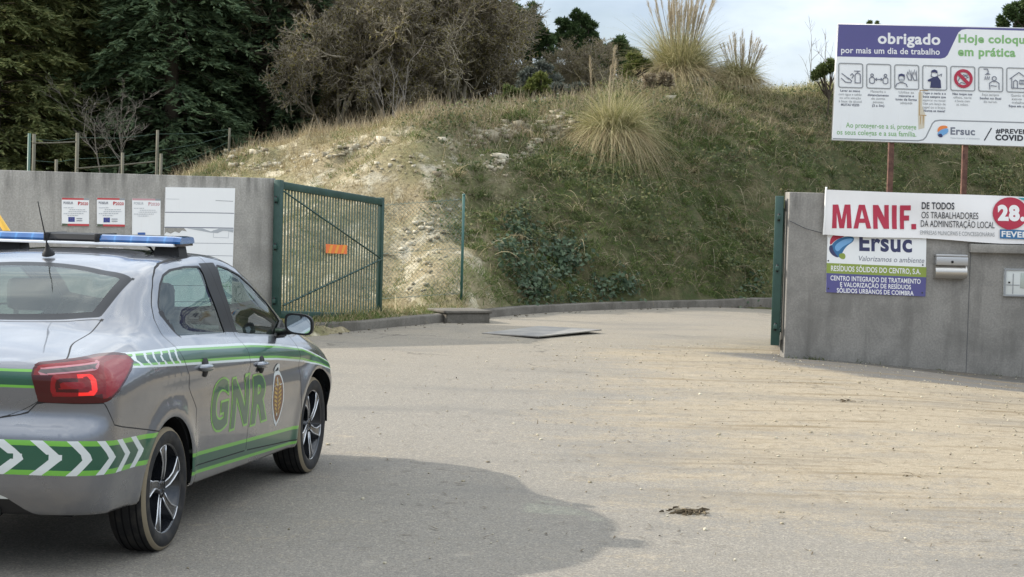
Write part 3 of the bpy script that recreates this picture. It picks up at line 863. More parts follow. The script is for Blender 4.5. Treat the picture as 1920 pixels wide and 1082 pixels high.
a = MB(); a.tube([(0, 0, .05), (-.02, .0, .16), (-.045, .0, .31)], [.0042, .0036, .003], M_dark, 6); a.build('aerial_rod', o)

# door mirrors
for sg in (-1, 1):
    m_ = MB()
    rings = []
    for u_ in np.linspace(0, 1, 9):
        s0 = math.sqrt(max(0, 1 - (u_ * .98) ** 2.2))
        rings.append([(1.985 + .13 * u_, sg * (.945 + .088 * s0 * np.sign(math.cos(a)) * abs(math.cos(a)) ** .62), 1.0 + .064 * s0 * np.sign(math.sin(a)) * abs(math.sin(a)) ** .62 - .012 * math.cos(a) * s0) for a in np.linspace(0, 2 * math.pi, 25)[:-1]])
    n = 24; vs = [p for r_ in rings for p in r_]
    m_.add(vs, [(i * n + k, i * n + (k + 1) % n, (i + 1) * n + (k + 1) % n, (i + 1) * n + k) for i in range(8) for k in range(n)] + [[8 * n + k for k in range(n)]], M_dark, True)
    m_.add([(1.99, sg * .79, .925), (2.22, sg * .785, .91), (2.20, sg * .765, 1.01), (1.99, sg * .805, .92), (2.23, sg * .80, .905), (2.21, sg * .775, 1.01)], [(0, 1, 2), (3, 5, 4), (0, 3, 4, 1), (1, 4, 5, 2), (2, 5, 3, 0)], M_dark)
    m_.tube([(2.06, sg * .79, .945), (2.04, sg * .85, .950), (2.03, sg * .92, .965)], [.026, .022, .024], M_dark, 8)
    mo = m_.build('door_mirror', car)
    g_ = MB()
    g_.add([(1.9845, sg * (.945 + .074 * np.sign(math.cos(a)) * abs(math.cos(a)) ** .62), 1.0 + .052 * np.sign(math.sin(a)) * abs(math.sin(a)) ** .62 - .01 * math.cos(a)) for a in np.linspace(0, 2 * math.pi, 25)[:-1]], [list(range(24))], mat('mirror_glass', (.55, .60, .62), .03, 1.0))
    g_.add([(1.9855, sg * (.945 + .088 * np.sign(math.cos(a)) * abs(math.cos(a)) ** .62), 1.0 + .064 * np.sign(math.sin(a)) * abs(math.sin(a)) ** .62 - .012 * math.cos(a)) for a in np.linspace(0, 2 * math.pi, 25)[:-1]], [list(range(24))], M_dark)
    g_.build('mirror_glass', mo)

# nose: headlights and grille, side repeater
for sg in (-1, 1):
    extract(idx('headlight'), 'headlight', car, 'r' if sg < 0 else 'l', .004)
    h = MB(); h.box((2.36, sg * .858 - .01, .735), (2.42, sg * .858 + .012, .755), mat('repeater_lens', (.6, .6, .58), .1, coat=1), bev=.004); h.build('side_repeater', car)
h = MB(); h.box((3.40, -.42, .40), (3.485, .42, .58), M_dark, bev=.02)
for k in range(4): h.box((3.40, -.40, .42 + k * .04), (3.492, .40, .43 + k * .04), M_chrome)
h.build('grille', car)

# decals follow the door skin
def wrap(v, f, m, name, parent, sg, off, grid=.04):
    bmm = bmesh.new()
    vv = [bmm.verts.new((p[0], 0, p[1])) for p in v]
    for q in f:
        try: bmm.faces.new([vv[i] for i in q])
        except ValueError: pass
    bmesh.ops.remove_doubles(bmm, verts=bmm.verts[:], dist=1e-5)
    lo, hi = v.min(0), v.max(0)
    for ax, a0, a1 in ((0, lo[0], hi[0]), (2, lo[1], hi[1])):
        k = a0 + grid
        while k < a1:
            no = Vector((1, 0, 0)) if ax == 0 else Vector((0, 0, 1))
            bmesh.ops.bisect_plane(bmm, geom=bmm.verts[:] + bmm.edges[:] + bmm.faces[:], plane_co=no * k, plane_no=no)
            k += grid
    for w in bmm.verts:
        loc, nor, _, _ = body_bvh.ray_cast(Vector((w.co.x, -2, w.co.z)), Vector((0, 1, 0)))
        yy = loc.y if loc else -.86
        w.co.y = -sg * (yy - off) if sg > 0 else (yy - off)
    bmm.normal_update()
    me = bpy.data.meshes.new(name); bmm.to_mesh(me); bmm.free()
    me.materials.append(m)
    for p in me.polygons: p.use_smooth = True
    return link(name, me, parent)
for sg in (-1, 1):
    letters = [('G', .620, .905), ('N', .945, 1.275), ('R', 1.315, 1.600)]
    for extra, m, off in ((.034, M_lime, .0012), (0, M_green, .0022)):
        VV, FF = [], []
        for ch, x0, x1 in letters:
            if sg > 0: x0, x1 = 2.24 - x1, 2.24 - x0
            ref, _ = glyph_mesh(ch, .030, .12); v, f = glyph_mesh(ch, .030 + extra, .12)
            zc = .652 - .056 * ((x0 + x1) / 2 - .62)
            lo, hi = ref.min(0), ref.max(0)
            w = np.stack([x0 + (v[:, 0] - lo[0]) / (hi[0] - lo[0]) * (x1 - x0), zc - .135 + (v[:, 1] - lo[1]) / (hi[1] - lo[1]) * .27], 1)
            if sg > 0: w[:, 0] = x0 + x1 - w[:, 0]
            FF += [[i + len(VV) for i in q] for q in f]; VV += list(w)
        wrap(np.array(VV), FF, m, 'lettering', car, sg, off)
    # oval crest
    ell = lambda k, r_, n=40: np.array([(1.82 + r_ * .118 * math.cos(a) * (1 if math.sin(a) > -.2 else (1 - .35 * (-math.sin(a) - .2))), .575 + k + r_ * .165 * math.sin(a) - (.012 if math.sin(a) < -.99 else 0)) for a in np.linspace(0, 2 * math.pi, n + 1)[:-1]])
    for r_, m, off in ((1.0, M_refl, .0012), (.86, mat('crest_red_brown', (.16, .085, .05), .5), .0019)):
        wrap(ell(0, r_), [list(range(40))], m, 'crest', car, sg, off, .05)
    orn = []
    for q in ([(-.006, -.11), (.006, -.11), (.006, .12), (-.006, .12)],):
        orn.append(([(1.81 + a, .575 + c) for a, c in q], M_refl))
    for k in range(-4, 5):
        for s2 in (-1, 1):
            orn.append(([(1.81 + s2 * (.012), .575 + k * .024 - .008), (1.81 + s2 * (.074 - .0026 * k * k), .575 + k * .024 + .008), (1.81 + s2 * (.066 - .0026 * k * k), .575 + k * .024 + .020), (1.81 + s2 * .012, .575 + k * .024 + .004)], M_gold))
    for q, m in orn: wrap(np.array(q), [[0, 1, 2, 3]], m, 'crest', car, sg, .0028, .2)
    cr = [(1.81 + .05 * math.cos(a), .742 + .034 * math.sin(a)) for a in np.linspace(-.3, math.pi + .3, 16)]
    wrap(np.array(cr), [list(range(16))], M_refl, 'crest', car, sg, .0034, .2)
    cr = [(1.81 + .032 * math.cos(a), .738 + .02 * math.sin(a)) for a in np.linspace(-.3, math.pi + .3, 16)]
    wrap(np.array(cr), [list(range(16))], M_seat, 'crest', car, sg, .0042, .2)
# ------------------------------------------------------------------ land
def vnoise(x, y, seed=0):
    x = np.asarray(x, float); y = np.asarray(y, float)
    xi, yi = np.floor(x).astype(np.int64), np.floor(y).astype(np.int64)
    fx, fy = x - xi, y - yi
    fx, fy = fx * fx * (3 - 2 * fx), fy * fy * (3 - 2 * fy)
    def h(a, b):
        k = (a * 374761393 + b * 668265263 + seed * 974711) & 0x7fffffff
        k = ((k ^ (k >> 13)) * 1274126177) & 0x7fffffff
        return ((k ^ (k >> 16)) & 0xffff) / 65535.0
    return (h(xi, yi) * (1 - fx) + h(xi + 1, yi) * fx) * (1 - fy) + (h(xi, yi + 1) * (1 - fx) + h(xi + 1, yi + 1) * fx) * fy
def fbm(x, y, oct_=4, seed=0):
    s = 0; a = .5
    for k in range(oct_):
        s = s + a * (vnoise(x * 2**k, y * 2**k, seed + k) - .5); a *= .5
    return s

kerb_px = [(575, 634), (640, 625.5), (700, 617.5), (780, 610), (860, 602.5), (925, 594), (1000, 587.5), (1075, 583.5), (1150, 580.5), (1300, 576), (1455, 572)]
KERB = [gnd(*p)[:2] for p in kerb_px]
KERB = [np.array([-3.02, 22.45])] + KERB + [np.array([7.6, 35.0]), np.array([12.5, 37.2]), np.array([20., 39.5])]
EDGE = [np.array([-60., 0.]), np.array([-6.25, 20.95])] + [np.array([-3.12, 22.62])] + KERB[1:] + [np.array([120., 52.])]
def edge_dist(X, Y, L):
    best = np.full(np.shape(X), 1e9)
    LL = np.array(L); sg = np.where(Y > np.interp(X, LL[:, 0], LL[:, 1]), 1.0, -1.0)
    for a, b in zip(L[:-1], L[1:]):
        e = b - a; wx, wy = X - a[0], Y - a[1]
        t = np.clip((wx * e[0] + wy * e[1]) / (e @ e), 0, 1)
        d = np.hypot(wx - e[0] * t, wy - e[1] * t)
        best = np.minimum(best, d)
    return best * sg
HCX = np.array([(-60, .9), (-9, 1.0), (-7.2, 1.5), (-6.2, 2.1), (-4.8, 2.62), (-3, 2.95), (-1.6, 3.18), (-.4, 3.42), (.9, 3.62), (2, 3.95), (3.1, 4.2), (5.3, 4.3), (7, 4.5), (12, 5.0), (40, 6), (120, 7)]).T
def land(X, Y, parts=False):
    X = np.asarray(X, float); Y = np.asarray(Y, float)
    dR = edge_dist(X, Y, EDGE)
    dL = (X + .95) * .36 + (Y - 27.1) * .933
    Hc = np.interp(X - np.clip(Y - 33, 0, 4) * .0, *HCX)
    n1 = fbm(X * .55, Y * .55, 4, 3)
    S = lambda t: np.sin(np.clip(t, 0, 1) * np.pi / 2) ** .95
    hR = Hc * S((dR - .25 + n1 * 1.2) / 5.6); hL = Hc * S((dL + n1 * 1.5) / 6.3)
    k = .30
    hh = np.clip(.5 + .5 * (hL - hR) / k, 0, 1)
    h = hL * (1 - hh) + hR * hh - k * hh * (1 - hh)
    h = np.maximum(h, 0)
    h = h + np.clip(h, 0, 1) * (.40 * n1 + .30 * fbm(X * 1.9, Y * 1.9, 3, 9) + .09 * fbm(X * 5, Y * 5, 2, 4))
    z = np.where(dR < .10, -.10 + .20 * np.clip(dR / .10, 0, 1), .10 + np.maximum(h, 0))
    if parts: return z, dR, dL, hL < hR
    return z
def land_hit(px, py):
    d = ray(px, py)
    t = np.linspace(20, 70, 4000)
    P = CAMP + d[None] * t[:, None]
    below = P[:, 2] < land(P[:, 0], P[:, 1])
    below &= edge_dist(P[:, 0], P[:, 1], EDGE) > 0
    i = np.argmax(below)
    return P[i] if below.any() else P[1500]
def land_at(px, Y, dz=0.0):
    """ground point under a photo column at a given distance"""
    x = at(px, 400, Y)[0]
    return np.array([x, Y, float(land(x, Y)) + dz])

gx = np.concatenate([np.linspace(-150, -16, 30), np.arange(-15.8, 17, .2), np.linspace(17.5, 150, 30)])
gy = np.concatenate([np.linspace(-10, 16, 14), np.arange(16.2, 46, .2), np.linspace(46.5, 90, 40), np.linspace(95, 260, 14)])
GX, GY = np.meshgrid(gx, gy, indexing='ij')
GZ, GD, GL, GLl = land(GX, GY, True)
far = np.clip((GY - 60) / 100, 0, 1)
GZ = GZ + np.where(GD > 1, far * 3.0 * (1 + fbm(GX * .03, GY * .03, 3, 7)), 0)
n0, n1_ = GX.shape
I = np.arange(n0 * n1_).reshape(n0, n1_)
Fq = np.stack([I[:-1, :-1], I[1:, :-1], I[1:, 1:], I[:-1, 1:]], -1).reshape(-1, 4)
keep = GD.ravel()[Fq].max(1) > -.3
M_land = mat('dry_earth_bank', (.2, .17, .11), .95, spec=.15)
t = NT(M_land)
co = t.coord()
n_big = t.noise(co, .55, 5, .6, .4); n_mid = t.noise(co, 2.2, 6, .65); n_fine = t.noise(co, 16, 5, .7)
c1 = t.mix(t.ramp(n_big, [(.40, 0), (.58, 1)]), (.31, .26, .165), (.20, .185, .095))
c2 = t.mix(t.ramp(n_mid, [(.52, 0), (.64, 1)]), c1, (.50, .45, .33))
cov = t.n('ShaderNodeAttribute', attribute_name='plant_cover').outputs['Fac']
green_ = t.mix(t.ramp(n_mid, [(.42, 0), (.60, 1)]), (.058, .072, .028), (.120, .112, .058))
green_ = t.mix(t.ramp(n_mid, [(.64, 0), (.74, .6)]), green_, (.26, .22, .15))
c2 = t.mix(cov, c2, green_)
bare = t.n('ShaderNodeAttribute', attribute_name='bare_chalk').outputs['Fac']
c2 = t.mix(t.ramp(t.math('ADD', bare, t.math('MULTIPLY', t.math('SUBTRACT', n_mid, .5), 1.6)), [(.40, 0), (.70, .9)]), c2, (.40, .37, .295))
c3 = t.mix(t.ramp(n_fine, [(.30, .75), (.52, 0)]), c2, (.075, .062, .038))
t.base(c3); t.bump(n_fine, .9, .06)
hill = soup('hill', [(np.stack([GX, GY, GZ], -1).reshape(-1, 3), Fq[keep], 0)], [M_land], smooth=True)
at_ = hill.data.attributes.new('plant_cover', 'FLOAT', 'POINT')
at_.data.foreach_set('value', np.clip(sstep(GL - GD - .9 + 4.0 * fbm(GX * .5, GY * .5, 4, 31), -1.3, 1.3).ravel() + (GD.ravel() > 7), 0, 1).astype(np.float32)[:len(hill.data.vertices)])
SCARS = ((420, 290, 500, 280, 10, 90), (560, 300, 660, 275, 14, 120), (655, 282, 725, 262, 8, 70), (880, 268, 960, 232, 16, 200), (950, 250, 1060, 206, 14, 260), (920, 310, 1000, 280, 20, 130), (1000, 262, 1075, 225, 16, 140), (740, 480, 850, 400, 45, 420),
         (620, 330, 860, 300, 30, 160), (1220, 175, 1330, 200, 10, 80), (430, 310, 560, 310, 12, 60), (760, 560, 830, 470, 30, 80))
pale = np.zeros(GX.shape)                                   # bare chalky ground where the bank has slipped
for (x0, y0, x1, y1, w_, n) in SCARS:
    for f in np.linspace(0, 1, 5):
        h_ = land_hit(x0 + (x1 - x0) * f, y0 + (y1 - y0) * f)
        pale = np.maximum(pale, (.48 if n > 100 else .34) * np.exp(-((GX - h_[0]) ** 2 + (GY - h_[1]) ** 2) / (.16 + w_ * .009) ** 2))
at_ = hill.data.attributes.new('bare_chalk', 'FLOAT', 'POINT')
at_.data.foreach_set('value', pale.ravel().astype(np.float32)[:len(hill.data.vertices)])
tag(hill, kind='structure')

# drive: worn asphalt with sand washed over it
def drive_z(X, Y):
    X = np.asarray(X, float); Y = np.asarray(Y, float)
    z = -.24 * sstep(X, 2.8, 7.5) * sstep(Y, 11, 20) + .025 * fbm(X * .35, Y * .35, 3, 21) * sstep(Y, 12, 16)
    return z * (1 - .0 * Y)
M_road = mat('worn_sandy_asphalt', (.2, .19, .17), .92, spec=.2)
t = NT(M_road)
co = t.coord()
xyz = t.xyz(co)
st = t.coord((.5, 1.2, 1), (0, 0, R(-14)))
spk = t.noise(co, 95, 3, .75); spk2 = t.noise(co, 33, 3, .6); n1 = t.noise(co, .55, 6, .62, .6); n2 = t.noise(st, 1.5, 6, .65, .3); n3 = t.noise(co, 3.5, 6, .65)
asph = t.mix(t.ramp(spk, [(.36, 0), (.66, 1)]), (.110, .101, .086), (.345, .315, .266))
asph = t.mix(t.ramp(spk2, [(.40, .6), (.62, 0)]), asph, (.165, .156, .14))
dustn = t.mix(t.ramp(spk, [(.3, 0), (.7, 1)]), (.19, .158, .108), (.385, .328, .242))
# sand lies right of the drive, thickest by the wall, and thinly over the bend
sx = t.math('ADD', xyz[0], t.math('MULTIPLY', xyz[1], .0))
m1 = t.math('MULTIPLY', t.math('SMOOTH_MIN', t.math('MULTIPLY', t.math('ADD', xyz[0], .6), .42), 1.0), 1.0, True)
def band(v, a, b):
    x = t.n('ShaderNodeMapRange', interpolation_type='SMOOTHSTEP'); x.inputs[1].default_value = a; x.inputs[2].default_value = b
    t.l(v, x.inputs[0]); return x.outputs[0]
nearw = t.math('MULTIPLY', band(xyz[0], -.5, 2.8), t.math('MULTIPLY', band(xyz[1], 7.5, 13.0), t.math('SUBTRACT', 1.0, band(xyz[1], 21.0, 25.0))))
brk = t.math('ADD', t.math('MULTIPLY', t.math('SUBTRACT', n3, .5), .55), t.math('MULTIPLY', t.math('SUBTRACT', spk2, .5), .5))
sand = t.math('ADD', brk, t.math('ADD', t.math('MULTIPLY', nearw, .46), t.math('ADD', t.math('MULTIPLY', n2, .55), t.math('MULTIPLY', n1, .62))))
wgt = t.math('SUBTRACT', xyz[1], t.math('ADD', t.math('MULTIPLY', xyz[0], .02), 19.15))     # wall's shadow painted as a dark, sand-free strip at its foot
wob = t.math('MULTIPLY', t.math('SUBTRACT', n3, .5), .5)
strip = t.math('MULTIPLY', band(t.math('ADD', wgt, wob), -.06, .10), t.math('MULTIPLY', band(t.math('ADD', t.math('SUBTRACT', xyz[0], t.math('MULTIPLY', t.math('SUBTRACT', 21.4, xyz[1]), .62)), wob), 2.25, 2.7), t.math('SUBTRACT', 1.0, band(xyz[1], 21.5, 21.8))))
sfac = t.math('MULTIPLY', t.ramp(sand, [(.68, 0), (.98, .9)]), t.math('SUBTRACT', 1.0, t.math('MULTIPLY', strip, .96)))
bend = t.math('MULTIPLY', band(xyz[1], 15, 24), .34)
sf2 = t.math('MAXIMUM', sfac, t.math('MULTIPLY', bend, t.ramp(n1, [(.35, .55), (.65, 1)])))
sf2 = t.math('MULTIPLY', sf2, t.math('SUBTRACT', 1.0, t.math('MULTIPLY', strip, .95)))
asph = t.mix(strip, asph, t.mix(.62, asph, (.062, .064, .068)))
c = t.mix(sf2, asph, dustn)
trk = t.noise(t.coord((.22, 2.2, 1), (0, 0, R(-9))), 2.0, 6, .72, .9)
c = t.mix(t.math('MULTIPLY', t.ramp(trk, [(.52, 0), (.66, .9)]), nearw), c, (.155, .118, .068))
n4 = t.noise(co, 9, 5, .75)
c = t.mix(t.math('MULTIPLY', t.ramp(n4, [(.50, 0), (.64, .6)]), t.math('ADD', sf2, .15)), c, (.17, .135, .09))
c = t.mix(t.ramp(n3, [(.62, 0), (.78, .35)]), c, (.44, .40, .33))
dkn = t.noise(t.coord((.5, 1.2, 1), (0, 0, .3)), .9, 5, .6)
c = t.mix(t.ramp(dkn, [(.50, 0), (.74, .55)]), c, (.125, .122, .115))
wco = t.n('ShaderNodeVectorMath', operation='ADD'); t.l(co, wco.inputs[0])
nv_ = t.n('ShaderNodeTexNoise'); nv_.inputs['Scale'].default_value = 1.6; nv_.inputs['Detail'].default_value = 5; t.l(co, nv_.inputs['Vector'])
sc_ = t.n('ShaderNodeVectorMath', operation='SCALE'); sc_.inputs['Scale'].default_value = .9; t.l(nv_.outputs['Color'], sc_.inputs[0]); t.l(sc_.outputs[0], wco.inputs[1])
vo = t.n('ShaderNodeTexVoronoi', feature='DISTANCE_TO_EDGE'); vo.inputs['Scale'].default_value = .33; t.l(wco.outputs[0], vo.inputs['Vector'])
crk = t.math('MULTIPLY', band(xyz[1], 15.0, 20.0), t.math('MULTIPLY', t.ramp(vo.outputs['Distance'], [(.0, .7), (.008, 0)]), t.ramp(t.noise(co, .8, 3), [(.50, 0), (.60, 1)])))
c = t.mix(crk, c, (.05, .045, .038))
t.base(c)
t.bump(t.mix(.5, spk, n3), .6, .02)
rx = np.concatenate([np.linspace(-40, -6, 30), np.arange(-5.5, 14, .25), np.linspace(14.5, 60, 40)])
ry = np.concatenate([np.linspace(-30, 5, 20), np.arange(5.3, 40, .25), np.linspace(41, 60, 10)])
RX, RY = np.meshgrid(rx, ry, indexing='ij')
I = np.arange(RX.size).reshape(RX.shape)
Fq = np.stack([I[:-1, :-1], I[1:, :-1], I[1:, 1:], I[:-1, 1:]], -1).reshape(-1, 4)
keep = edge_dist(RX, RY, EDGE).ravel()[Fq].min(1) < .3
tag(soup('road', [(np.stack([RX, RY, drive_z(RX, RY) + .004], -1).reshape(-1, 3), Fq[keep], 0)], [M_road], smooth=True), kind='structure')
b = MB(); b.add([(-1500, -1500, -.42), (1500, -1500, -.42), (1500, 1500, -.42), (-1500, 1500, -.42)], [(0, 1, 2, 3)], M_land)
tag(b.build('ground'), kind='structure')

# ------------------------------------------------------------------ concrete
def concrete(name, c0, c1, dark, seed=0.0):
    m = mat(name, c0, .9, spec=.2)
    t = NT(m)
    co = t.coord((1, 1, 1)); streak = t.coord((2.6, 2.6, .35))
    a = t.noise(co, 1.9, 6, .65, .8); s_ = t.noise(streak, 2.2, 5, .6, .5); f = t.noise(co, 45, 4, .7); blot = t.noise(co, 2.6, 5, .6, .3)
    c = t.mix(t.ramp(a, [(.40, 0), (.60, 1)]), c0, c1)
    c = t.mix(t.ramp(s_, [(.52, 0), (.70, .55)]), c, dark)
    c = t.mix(t.ramp(blot, [(.50, 0), (.72, .55)]), c, tuple(min(1, v * 1.22) for v in c1))
    c = t.mix(t.ramp(f, [(.42, .35), (.60, 0)]), c, dark)
    # rain stains run down from the coping
    z = t.xyz(co)[2]
    top = t.n('ShaderNodeMapRange'); top.inputs[1].default_value = 1.55; top.inputs[2].default_value = 2.0; t.l(z, top.inputs[0])
    drip = t.noise(t.coord((5.5, 5.5, .5)), 1.5, 4, .65)
    c = t.mix(t.math('MULTIPLY', top.outputs[0], t.ramp(drip, [(.42, 0), (.68, .85)])), c, tuple(v * .38 for v in dark))
    t.base(c); t.bump(f, .25, .01)
    return m
M_wallL = concrete('grey_rendered_concrete', (.32, .305, .278), (.395, .375, .338), (.175, .165, .148))
M_wallR = concrete('grey_painted_concrete', (.205, .196, .18), (.275, .262, .24), (.13, .124, .114))
M_kerb = concrete('kerb_concrete', (.115, .105, .09), (.165, .152, .132), (.06, .054, .045))

# kerb: one step of 0.12 m, cut into units by dark joints
kv = []; kf = []
P = [np.array(p) for p in KERB]
dens = []
for a, b_ in zip(P[:-1], P[1:]):
    n = max(1, int(np.linalg.norm(b_ - a) / .5))
    dens += [a + (b_ - a) * k / n for k in range(n)]
dens.append(P[-1])
dens = np.array(dens)
for _ in range(6):
    d2 = dens.copy(); d2[1:-1] = (dens[:-2] + 2 * dens[1:-1] + dens[2:]) / 4; dens = d2
tan = unit(np.gradient(dens, axis=0)); nor = np.stack([-tan[:, 1], tan[:, 0]], 1)
sec = [(-.005, -.25), (-.005, .105), (.010, .122), (.150, .126), (.152, -.25)]
V = np.array([[(*(p + n * o_), z_) for o_, z_ in sec] for p, n in zip(dens, nor)]).reshape(-1, 3)
V[:, 2] += np.repeat(vnoise(np.arange(len(dens)) * .9, np.zeros(len(dens)), 5) * .02 - .01, 5) * (V[:, 2] > 0)
k5 = np.arange(len(dens) - 1)[:, None] * 5
Fq = np.concatenate([np.stack([k5[:, 0] + i, k5[:, 0] + i + 1, k5[:, 0] + i + 6, k5[:, 0] + i + 5], -1) for i in range(4)])
tag(soup('kerb', [(V, Fq, 0)], [M_kerb]), kind='structure')

# ------------------------------------------------------------------ flat things surveyed from the photo
class Sheet:
    """a flat sign: outlines given by photo pixels are measured on the sign's own plane"""
    def __init__(s, root, p0, ux, wave=None):
        s.root = root; s.p0 = np.array(p0, float); s.ux = unit(np.array([ux[0], ux[1], 0.0]))
        s.n = np.array([s.ux[1], -s.ux[0], 0.0]); s.wave = wave
        s.layer = 0; s.reset()
        root.location = tuple(s.p0); root.rotation_euler = (0, 0, math.atan2(s.ux[1], s.ux[0]))
    def reset(s): s.b = MB()
    def L(s, px, py):
        p = on_plane(px, py, s.p0, s.n) - s.p0
        return p @ s.ux, p[2]
    def y(s, x, z, off):
        return -off
    def bump_layer(s):
        s.layer += 1; return .0016 + s.layer * (.0007 if s.wave else .00012)
    def poly(s, pts, m, off=None, px=True):
        off = s.bump_layer() if off is None else off
        q = [s.L(*p) for p in pts] if px else pts
        s.b.add([(x, s.y(x, z, off), z) for x, z in q], [list(range(len(q)))], m)
    def stroke(s, pts, w, m, px=True, closed=False):
        off = s.bump_layer()
        q = np.array([s.L(*p) for p in pts] if px else pts)
        n = len(q)
        if closed: q = np.vstack([q[-1], q, q[0]])
        else: q = np.vstack([2 * q[0] - q[1], q, 2 * q[-1] - q[-2]])
        d1, d2 = unit(q[1:-1] - q[:-2]), unit(q[2:] - q[1:-1])
        tg = unit(d1 + d2 + 1e-9); nn = np.stack([-tg[:, 1], tg[:, 0]], 1)
        k = 1 / np.maximum(.5, (nn * np.stack([-d1[:, 1], d1[:, 0]], 1)).sum(1))
        a, c = q[1:-1] + nn * (k * w / 2)[:, None], q[1:-1] - nn * (k * w / 2)[:, None]
        vs = [(x, s.y(x, z, off), z) for x, z in np.vstack([a, c])]
        fs = [(i, (i + 1) % n, n + (i + 1) % n, n + i) for i in range(n if closed else n - 1)]
        s.b.add(vs, fs, m)
    def text(s, st_, x0, x1, y0, y1, m, slope=.03, bold=0.0, shear=0.0, desc=None):
        """y0 top and y1 base line of capitals at the left end, in photo pixels"""
        v, f = glyph_mesh(st_, bold, shear)
        base, _ = glyph_mesh('H', bold)
        cap0, cap1 = base[:, 1].min(), base[:, 1].max()
        lo, hi = v[:, 0].min(), v[:, 0].max()
        off = s.bump_layer()
        u = (v[:, 0] - lo) / (hi - lo); w = (v[:, 1] - cap0) / (cap1 - cap0)
        vs = []
        for a, c in zip(u, w):
            X_ = x0 + a * (x1 - x0); Y_ = y1 - c * (y1 - y0) + slope * (X_ - x0)
            lx, lz = s.L(X_, Y_)
            vs.append((lx, s.y(lx, lz, off), lz))
        s.b.add(vs, f, m)
    def done(s, name, parent=None):
        o = s.b.build(name, parent or s.root, recalc=False); s.reset()
        if s.wave:                                          # let the print follow the cloth
            m_ = bmesh.new(); m_.from_mesh(o.data)
            bmesh.ops.remove_doubles(m_, verts=m_.verts[:], dist=1e-6)
            xs = [v.co.x for v in m_.verts]; zs = [v.co.z for v in m_.verts]
            for no, lo, hi in ((Vector((1, 0, 0)), min(xs), max(xs)), (Vector((0, 0, 1)), min(zs), max(zs))):
                k = lo + .03
                while k < hi and len(m_.verts) < 60000:
                    bmesh.ops.bisect_plane(m_, geom=m_.verts[:] + m_.edges[:] + m_.faces[:], plane_co=no * k, plane_no=no); k += .03
            for v in m_.verts: v.co.y -= s.wave(v.co.x, v.co.z)
            m_.to_mesh(o.data); m_.free()
        return o
def ell_px(cx, cy, rx, ry, n=32, a0=0, a1=2 * math.pi):
    return [(cx + rx * math.cos(a), cy + ry * math.sin(a)) for a in np.linspace(a0, a1, n + 1)[:(-1 if abs(a1 - a0) > 6.2 else None)]]
def rrect(x0, y0, x1, y1, r, slope=.03, n=5):
    P = []
    for cx, cy, a in ((x1 - r, y1 - r, 0), (x0 + r, y1 - r, 90), (x0 + r, y0 + r, 180), (x1 - r, y0 + r, 270)):
        P += [(cx + r * math.cos(R(a + 90 * k / n)), cy + r * math.sin(R(a + 90 * k / n))) for k in range(n + 1)]
    return [(x, y + slope * (x - x0)) for x, y in P]

def signmat(name, c, rough=.5, wear=.12):
    m = mat(name, c, rough)
    t = NT(m)
    n = t.noise(t.coord((1, 1, .6)), 3.0, 6, .65); d = t.noise(t.coord((3, 3, .4)), 5, 4, .6)
    k = t.mix(t.ramp(n, [(.35, 0), (.75, wear)]), c, tuple(v * .55 + .02 for v in c))
    t.base(t.mix(t.ramp(d, [(.58, 0), (.75, wear)]), k, (c[0] * .6 + .06, c[1] * .55 + .05, c[2] * .48 + .03)))
    return m
M_white = signmat('sign_white', (.78, .79, .79)); M_wpaper = signmat('white_board', (.82, .82, .81), .6, .08); M_wgrey = signmat('white_print', (.76, .76, .76))
M_purple = signmat('sign_purple', (.085, .080, .235)); M_sgreen = signmat('sign_green', (.22, .43, .17)); M_olive = signmat('sign_olive_green', (.24, .31, .055))
M_ink = mat('print_grey', (.16, .17, .21), .6); M_inkl = mat('print_light_grey', (.40, .42, .44), .6); M_black = mat('print_black', (.025, .027, .035), .6); M_navy = mat('print_navy', (.035, .04, .11), .6)
M_red = mat('print_crimson', (.40, .022, .055), .55); M_teal = mat('print_teal', (.05, .30, .36), .55); M_bluep = mat('print_blue', (.03, .14, .30), .55)
M_orange = mat('orange_print', (.75, .22, .05), .6); M_lblue = mat('print_light_blue', (.16, .36, .62), .5); M_rustst = mat('rust_streak', (.42, .27, .13), .8)
M_gris = mat('print_mid_grey', (.27, .28, .29), .6)
M_steel = mat('galvanised_steel', (.42, .42, .42), .42, .8)
M_rust = mat('rusty_steel', (.15, .07, .045), .85, .2)
t = NT(M_rust); t.base(t.mix(t.ramp(t.noise(t.coord(), 9, 6, .7), [(.4, 0), (.65, 1)]), (.075, .032, .026), (.18, .095, .065)))

# ---- wall and fittings, right
WR0 = gnd(1470, 671); WUX = np.array([math.cos(R(5)), math.sin(R(5))])
wallR = thing('concrete_wall', 'grey concrete wall carrying the banner, mailbox and white meter cabinet', 'wall')
sh = Sheet(wallR, (WR0[0], WR0[1], 0), WUX)
zt = sh.L(1476, 360)[1]
b = MB(); b.box((0, 0, -.6), (13, .22, zt), M_wallR, bev=.008)
b.build('wall_body', wallR)
lx0, lz0 = sh.L(1815, 473); _, lz1 = sh.L(1815, 457)
b = MB(); b.box((lx0, -.09, lz0), (lx0 + 5, -.001, lz1), M_wallR, bev=.006); b.build('ledge', wallR)
b = MB(); cx0, _ = sh.L(1815, 600)
b.box((cx0 - .004, -.0025, -.3), (cx0 + .004, .0, lz0), mat('wall_joint', (.10, .10, .10), .9)); b.build('joint', wallR)

def wplane(px, py): # point on the right wall's face
    n = np.array([WUX[1], -WUX[0], 0]); return on_plane(px, py, (WR0[0], WR0[1], 0), n)
